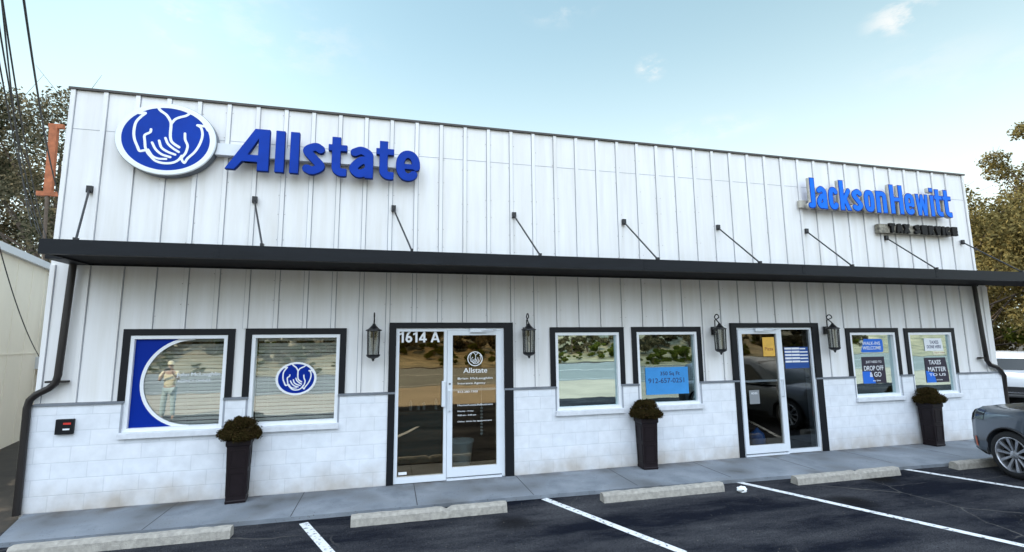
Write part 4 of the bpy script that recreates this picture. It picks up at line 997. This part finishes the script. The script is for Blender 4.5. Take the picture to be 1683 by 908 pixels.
    for ya in (1.38, -1.36):
        for sg in (1, -1):
            wr = empty('wheel', (sg*.80, ya, .355)); wr.parent = r
            b2 = MB(); b2.lathe([(.262, -.11*sg), (.30, -.115*sg), (.345, -.10*sg), (.357, -.06*sg), (.357, .06*sg), (.345, .10*sg), (.30, .115*sg), (.262, .108*sg)], (0, 0, 0), 48, 0, 'x'); b2.build('tyre', rubber, wr, smooth=True)
            b2 = MB(); b2.lathe([(.262, -.1*sg), (.262, .10*sg), (.268, .108*sg), (.252, .112*sg), (.240, .09*sg), (.236, -.1*sg)], (0, 0, 0), 48, 0, 'x')
            b2.lathe([(0, .088*sg), (.040, .088*sg), (.062, .078*sg), (.066, .045*sg), (.05, .03*sg)], (0, 0, 0), 24, 0, 'x')
            for k in range(10):
                a_ = 2*math.pi*k/10+.1; rd = Vector((0, math.cos(a_), math.sin(a_))); tn = Vector((0, -math.sin(a_), math.cos(a_)))
                vs2 = []
                for rr_, wv, xo in ((.05, .013, .070), (.15, .017, .088), (.248, .025, .102)):
                    for tt_, xx in ((-1, xo), (1, xo), (1, xo-.035), (-1, xo-.035)): p_ = rd*rr_+tn*wv*tt_; vs2.append((sg*xx, p_.y, p_.z))
                b2.add(vs2, [(0, 1, 5, 4), (1, 2, 6, 5), (2, 3, 7, 6), (3, 0, 4, 7), (4, 5, 9, 8), (5, 6, 10, 9), (6, 7, 11, 10), (7, 4, 8, 11)])
            o2 = b2.build('rim', rim_m, wr); autosmooth(o2, 40)
            b2 = MB(); b2.lathe([(0, .0), (.24, .0)], (0, 0, 0), 32, 0, 'x'); b2.build('brake_shadow_plate', rim_dark, wr)
    return r
ang = R(76)-math.pi/2
fw = Vector((-math.sin(ang), math.cos(ang))); rt = Vector((math.cos(ang), math.sin(ang)))
wheel_t = Vector((13.50, -2.20)); c0 = wheel_t-1.38*fw+.915*rt
make_car('grey crossover car parked nose to the walk at the right edge', carpaint, (c0.x, c0.y, -.05), ang)
make_car('white SUV seen from behind past the right end of the building', carwhite, (24.9, 4.6, -.05), R(-62), True)

# ---------------------------------------------------------------- trees
def tree(name, loc, h, crown, n, lm, label, group=None, cat='tree', size=.09, trunk_r=.22, nb=34, seed=1):
    rnd = random.Random(seed); r = empty(name, loc, 0, label, cat, group)
    cr_, cz0, cz1 = crown; b_ = MB()
    b_.tube([(0, 0, -.1), (.05, .03, h*.2), (-.06, .05, h*.42), (.08, -.05, h*.62), (0, 0, h*.85)], [trunk_r, trunk_r*.8, trunk_r*.62, trunk_r*.4, trunk_r*.12], 9)
    cs = []
    for k in range(nb):
        a_ = rnd.uniform(0, 2*math.pi); z = cz0+(cz1-cz0)*rnd.random(); u = (z-cz0)/(cz1-cz0); env = cr_*(math.sin(math.pi*min(1, .18+u*.82))**.55); q = env*rnd.uniform(.45, 1.08)
        p_ = Vector((q*math.cos(a_), q*math.sin(a_), z)); s_ = rnd.uniform(.26, .48)*cr_*.62
        cs.append(((p_.x, p_.y, p_.z), (s_, s_, s_*.72)))
        z0 = max(h*.18, z-rnd.uniform(.2, .4)*h); b_.tube([(0, 0, z0), (p_.x*.5, p_.y*.5, (z0+z)/2+.1), tuple(p_)], [trunk_r*.26, trunk_r*.15, trunk_r*.05], 5)
        for g_ in range(3):
            e_ = p_+Vector((rnd.uniform(-1, 1), rnd.uniform(-1, 1), rnd.uniform(-.3, 1)))*s_*1.25; b_.tube([tuple(p_), tuple(e_)], [trunk_r*.06, trunk_r*.02], 4)
    b_.build('trunk', bark, r)
    leaves('crown', lm, cs, n, size, r)
    return r
tree('oak_tree', (-8.0, 13.0, -.06), 11.4, (4.5, 1.8, 10.9), 74000, lf_olive, 'tall olive-leaved tree rising behind the left end of the building', 'trees behind the buildings', size=.062, seed=3, nb=46)
tree('oak_tree', (-14.3, 15.4, -.06), 11.8, (5.2, 1.4, 11.4), 66000, lf_olive, 'denser olive tree at the left edge behind the cables', 'trees behind the buildings', size=.07, seed=8, nb=44)
tree('oak_tree', (-3.6, 15.0, -.06), 12.0, (2.6, 5.0, 12.6), 16000, lf_olive, 'smaller treetop peeping just above the top left corner of the facade', 'trees behind the buildings', size=.09, seed=13, nb=22)
tree('autumn_tree', (33.0, 10.5, -.06), 9.2, (5.2, 1.0, 9.6), 46000, lf_gold, 'golden brown autumn tree closest to the right end of the building', 'autumn trees on the right', size=.088, seed=21, nb=44)
tree('autumn_tree', (39.3, 10.2, -.06), 13.6, (2.7, 7.5, 14.4), 6500, lf_gold, 'highest sparse treetop at the right edge of the picture', 'autumn trees on the right', size=.085, seed=52, nb=18)
tree('autumn_tree', (41.5, 10.0, -.06), 11.5, (6.0, 1.0, 11.6), 50000, lf_gold, 'taller autumn tree at the right edge with bare twig tips', 'autumn trees on the right', size=.10, seed=22, nb=44)
tree('autumn_tree', (42.0, 21.0, -.06), 11.0, (7.5, .6, 10.0), 30000, lf_gold, 'autumn tree filling the gap farther back on the right', 'autumn trees on the right', size=.18, seed=23, nb=44)
tree('bush', (33.5, 8.0, -.06), 2.6, (2.2, .2, 2.8), 9000, lf_green, 'yellow-green bush behind the white SUV', cat='bush', size=.09, trunk_r=.07, seed=31, nb=18)
tree('bush', (37.5, 8.5, -.06), 3.0, (2.6, .2, 3.2), 9000, lf_green, 'larger green bush at the right edge below the autumn tree', cat='bush', size=.10, trunk_r=.07, seed=32, nb=18)
# shrubs and trees on the slope across the road, mirrored in the glass
S0 = tree('shrub', (0, 0, 0), 2.4, (1.9, .1, 2.7), 3500, lf_green, 'rounded green shrub on the dry slope across the road', 'shrubs on the far slope', cat='shrub', size=.12, trunk_r=.06, seed=41, nb=14)
T0 = tree('slope_tree', (0, 0, 0), 6.5, (3.0, 1.6, 6.6), 6500, lf_olive, 'olive tree on the dry slope across the road', 'trees on the far slope', size=.16, trunk_r=.16, seed=42, nb=22)
rs = random.Random(5)
def hz(y): j = (-35-y)/75; return 18*j*j/(j*j+.25)
for i in range(130):
    o = S0 if i == 0 else copy_tree(S0); y = rs.uniform(-52, -35.5); x = -40+110*((i+rs.random())/130); o.location = (x, y, hz(y)-.1); o.rotation_euler.z = rs.uniform(0, 6); s_ = rs.uniform(.15, .75); o.scale = (s_, s_, s_*.8)
for i in range(52):
    o = T0 if i == 0 else copy_tree(T0); y = rs.uniform(-52, -42.5); x = -45+115*((i+rs.random())/52); o.location = (x, y, hz(y)-1.0); o.rotation_euler.z = rs.uniform(0, 6); s_ = rs.uniform(.4, .95); o.scale = (s_, s_, s_)

# ---------------------------------------------------------------- neighbour building, cables, rusty frame
NB = empty('neighbouring_shed', (-3.984, 5.268, -.05), math.atan2(.962, -.273)-math.pi/2, 'plain off-white metal shed beyond the left end of the building', 'building')
b_ = MB(); b_.box(-9, 0, -6, 16, -.05, 4.10); 
b_.build('wall', nb_wall, NB)
b_ = MB(); b_.box(-9.1, .10, -6.1, 16.1, 4.102, 4.26); b_.build('roof_edge', nb_trim, NB)
b_ = MB()
for k in range(24): b_.box(.0005, .010, -5.8+k*.92, -5.77+k*.92, 0, 4.1)
b_.box(.0005, .012, -6, 16, 2.0, 2.03); b_.build('wall_rib', nb_wall, NB)
b_ = MB(); b_.box(.001, .16, 1.55, 1.85, 1.62, 1.92); b_.tube([(.08, 1.7, 1.92), (.08, 1.7, 4.1)], .018, 6); o = b_.build('meter_box', boxgrey, NB)
def cable(pts, lab, r=.012):
    o = MB(); P_ = [Vector(q) for q in pts]; pp = []
    for i in range(25):
        t_ = i/24; q = P_[0].lerp(P_[-1], t_); q.z -= 4*t_*(1-t_)*(pts[1] if False else SAG); pp.append(tuple(q))
    o.tube(pp, r, 6); q = o.build('overhead_cable', cable_m); tag(q, lab, 'cable', 'overhead service cables at the left'); return q
SAG = .25
def on_ray(x, y, yw):
    d_ = (x-841.5)/796.94*cr+(454-y)/796.94*cu+cf; t_ = (yw+7.92)/d_.y; return tuple(Vector((4.1072, -7.92, 2.129))+d_*t_)
for i, (a, b2, lab) in enumerate((((-30, -60), (64, 385), 'outermost cable of the bundle at the left edge'), ((-18, -60), (70, 392), 'second cable from the left in the slanting bundle'), ((-6, -90), (52, 372), 'third cable in the bundle, crossing the tree'),
        ((-2, -40), (78, 396), 'cable nearest the building in the lower bundle'), ((32, -50), (100, 330), 'lone cable that enters at the top edge and drops to the corner'))):
    cable([on_ray(*a, -2.5), on_ray(*b2, 7)], lab, .009 if i != 4 else .012)
cable([on_ray(-20, 330, 1.0), on_ray(68, 592, 5.4)], 'thin drooping cable in front of the off-white shed', .009)
RF = empty('rusty_frame', (-4.75, 7.2, 4.26), 0, 'rust red steel upright and bracket rising from the shed roof behind the left corner', 'metal frame')
a_, b2_ = on_ray(90, 205, 7.2), on_ray(79, 322, 7.2); r0x, r0y, r0z = -4.75, 7.2, 4.26
b_ = MB(); b_.obox(((a_[0]+b2_[0])/2-r0x, 0, (a_[2]+b2_[2])/2-r0z), (.09, 0, 0), (0, .05, 0), ((a_[0]-b2_[0])/2, 0, (a_[2]-b2_[2])/2)); 
b_.obox((a_[0]-r0x+.05, 0, a_[2]-r0z-.05), (.17, 0, 0), (0, .045, 0), (0, 0, .06)); b_.obox((b2_[0]-r0x+.0, 0, b2_[2]-r0z+.05), (.25, 0, 0), (0, .045, 0), (0, 0, .06)); b_.build('upright', rust, RF)
b_ = MB(); b_.tube([(b2_[0]-r0x-.02, 0, b2_[2]-r0z), (0, 0, 0)], .04, 8); b_.build('post', bark, RF)
VN = empty('bare_shrub', (-4.18, 7.0, -.06), 0, 'pale leafless vine twigs below the rusty bracket', 'shrub'); b_ = MB(); rv = random.Random(3)
for k in range(16):
    x, y, z = rv.uniform(-.25, .25), rv.uniform(-.3, .3), rv.uniform(0, 1); pts = [(x*.3, y*.3, z)]
    dx = rv.uniform(-.10, .10); 
    for s_ in range(7): pts.append((pts[-1][0]+dx+rv.uniform(-.22, .22), pts[-1][1]+rv.uniform(-.1, .1), pts[-1][2]+rv.uniform(.45, .72)))
    b_.tube(pts, [.016-.0018*q for q in range(8)], 5)
b_.build('twigs', twig, VN)

# ---------------------------------------------------------------- passer-by whose reflection shows in the first window
def skin_part(name, joints, edges, m_, parent, sub=2):
    me = bpy.data.meshes.new(name); me.from_pydata([j[0] for j in joints], edges, []); o = link(name, me, parent)
    o.modifiers.new('s', 'SKIN'); 
    for v, j in zip(me.skin_vertices[0].data, joints): v.radius = j[1]
    me.skin_vertices[0].data[0].use_root = True
    s_ = o.modifiers.new('u', 'SUBSURF'); s_.levels = sub; baked(o); o.data.materials.clear(); o.data.materials.append(m_)
    o.data.polygons.foreach_set('use_smooth', [True]*len(o.data.polygons)); return o
PE = empty('person', (-2.15, -8.57, -.05), R(-10), 'person standing in the lot in a cream T-shirt and pale jeans, raising a phone', 'person')
J_ = [((0, 0, .92), (.14, .10)), ((0, 0, 1.15), (.13, .095)), ((0, 0, 1.36), (.15, .10)), ((0, .0, 1.46), (.055, .055)), ((0, .015, 1.56), (.075, .085)), ((0, .01, 1.65), (.070, .082)),
      ((.18, 0, 1.36), (.05, .05)), ((.25, .13, 1.17), (.042, .042)), ((.12, .32, 1.36), (.030, .030)), ((.08, .36, 1.44), (.030, .022)),
      ((-.18, 0, 1.36), (.05, .05)), ((-.25, .13, 1.17), (.042, .042)), ((-.12, .32, 1.36), (.030, .030)), ((-.08, .36, 1.44), (.030, .022)),
      ((.10, 0, .86), (.085, .085)), ((.12, .02, .48), (.055, .058)), ((.13, -.01, .09), (.038, .038)), ((.14, .12, .04), (.035, .028)),
      ((-.10, 0, .86), (.085, .085)), ((-.12, .02, .48), (.055, .058)), ((-.13, -.01, .09), (.038, .038)), ((-.14, .12, .04), (.035, .028))]
E_ = [(0, 1), (1, 2), (2, 3), (3, 4), (4, 5), (2, 6), (6, 7), (7, 8), (8, 9), (2, 10), (10, 11), (11, 12), (12, 13), (0, 14), (14, 15), (15, 16), (16, 17), (0, 18), (18, 19), (19, 20), (20, 21)]
skin_part('body', J_, E_, skin_m, PE)
gr = lambda i, k: (J_[i][0], (J_[i][1][0]*k, J_[i][1][1]*k))
skin_part('tshirt', [((0, 0, .88), (.165, .125)), gr(1, 1.4), gr(2, 1.35), ((.18, 0, 1.37), (.068, .068)), ((.24, .10, 1.22), (.062, .062)), ((-.18, 0, 1.37), (.068, .068)), ((-.24, .10, 1.22), (.062, .062))], [(0, 1), (1, 2), (2, 3), (3, 4), (2, 5), (5, 6)], tshirt, PE)
skin_part('jeans', [((0, 0, .92), (.16, .12)), gr(14, 1.2), gr(15, 1.3), ((.13, -.01, .10), (.06, .06)), gr(18, 1.2), gr(19, 1.3), ((-.13, -.01, .10), (.06, .06))], [(0, 1), (1, 2), (2, 3), (0, 4), (4, 5), (5, 6)], jeans, PE)
b_ = MB(); b_.lathe([(0, 1.735), (.05, 1.725), (.083, 1.68), (.09, 1.63), (.088, 1.615)], (0, .01, 0), 18); b_.box(-.06, .06, .08, .17, 1.615, 1.625); b_.build('cap', tshirt, PE, smooth=True)
PHN = MB().box(-.075, .075, -.005, .005, 0, .045+.03).build('phone', carblack); PHN.location = (-2.15+.065, -8.57+.40, 1.40); PHN.rotation_euler.z = R(-10); tag(PHN, 'black phone held sideways by the person in the lot', 'phone')
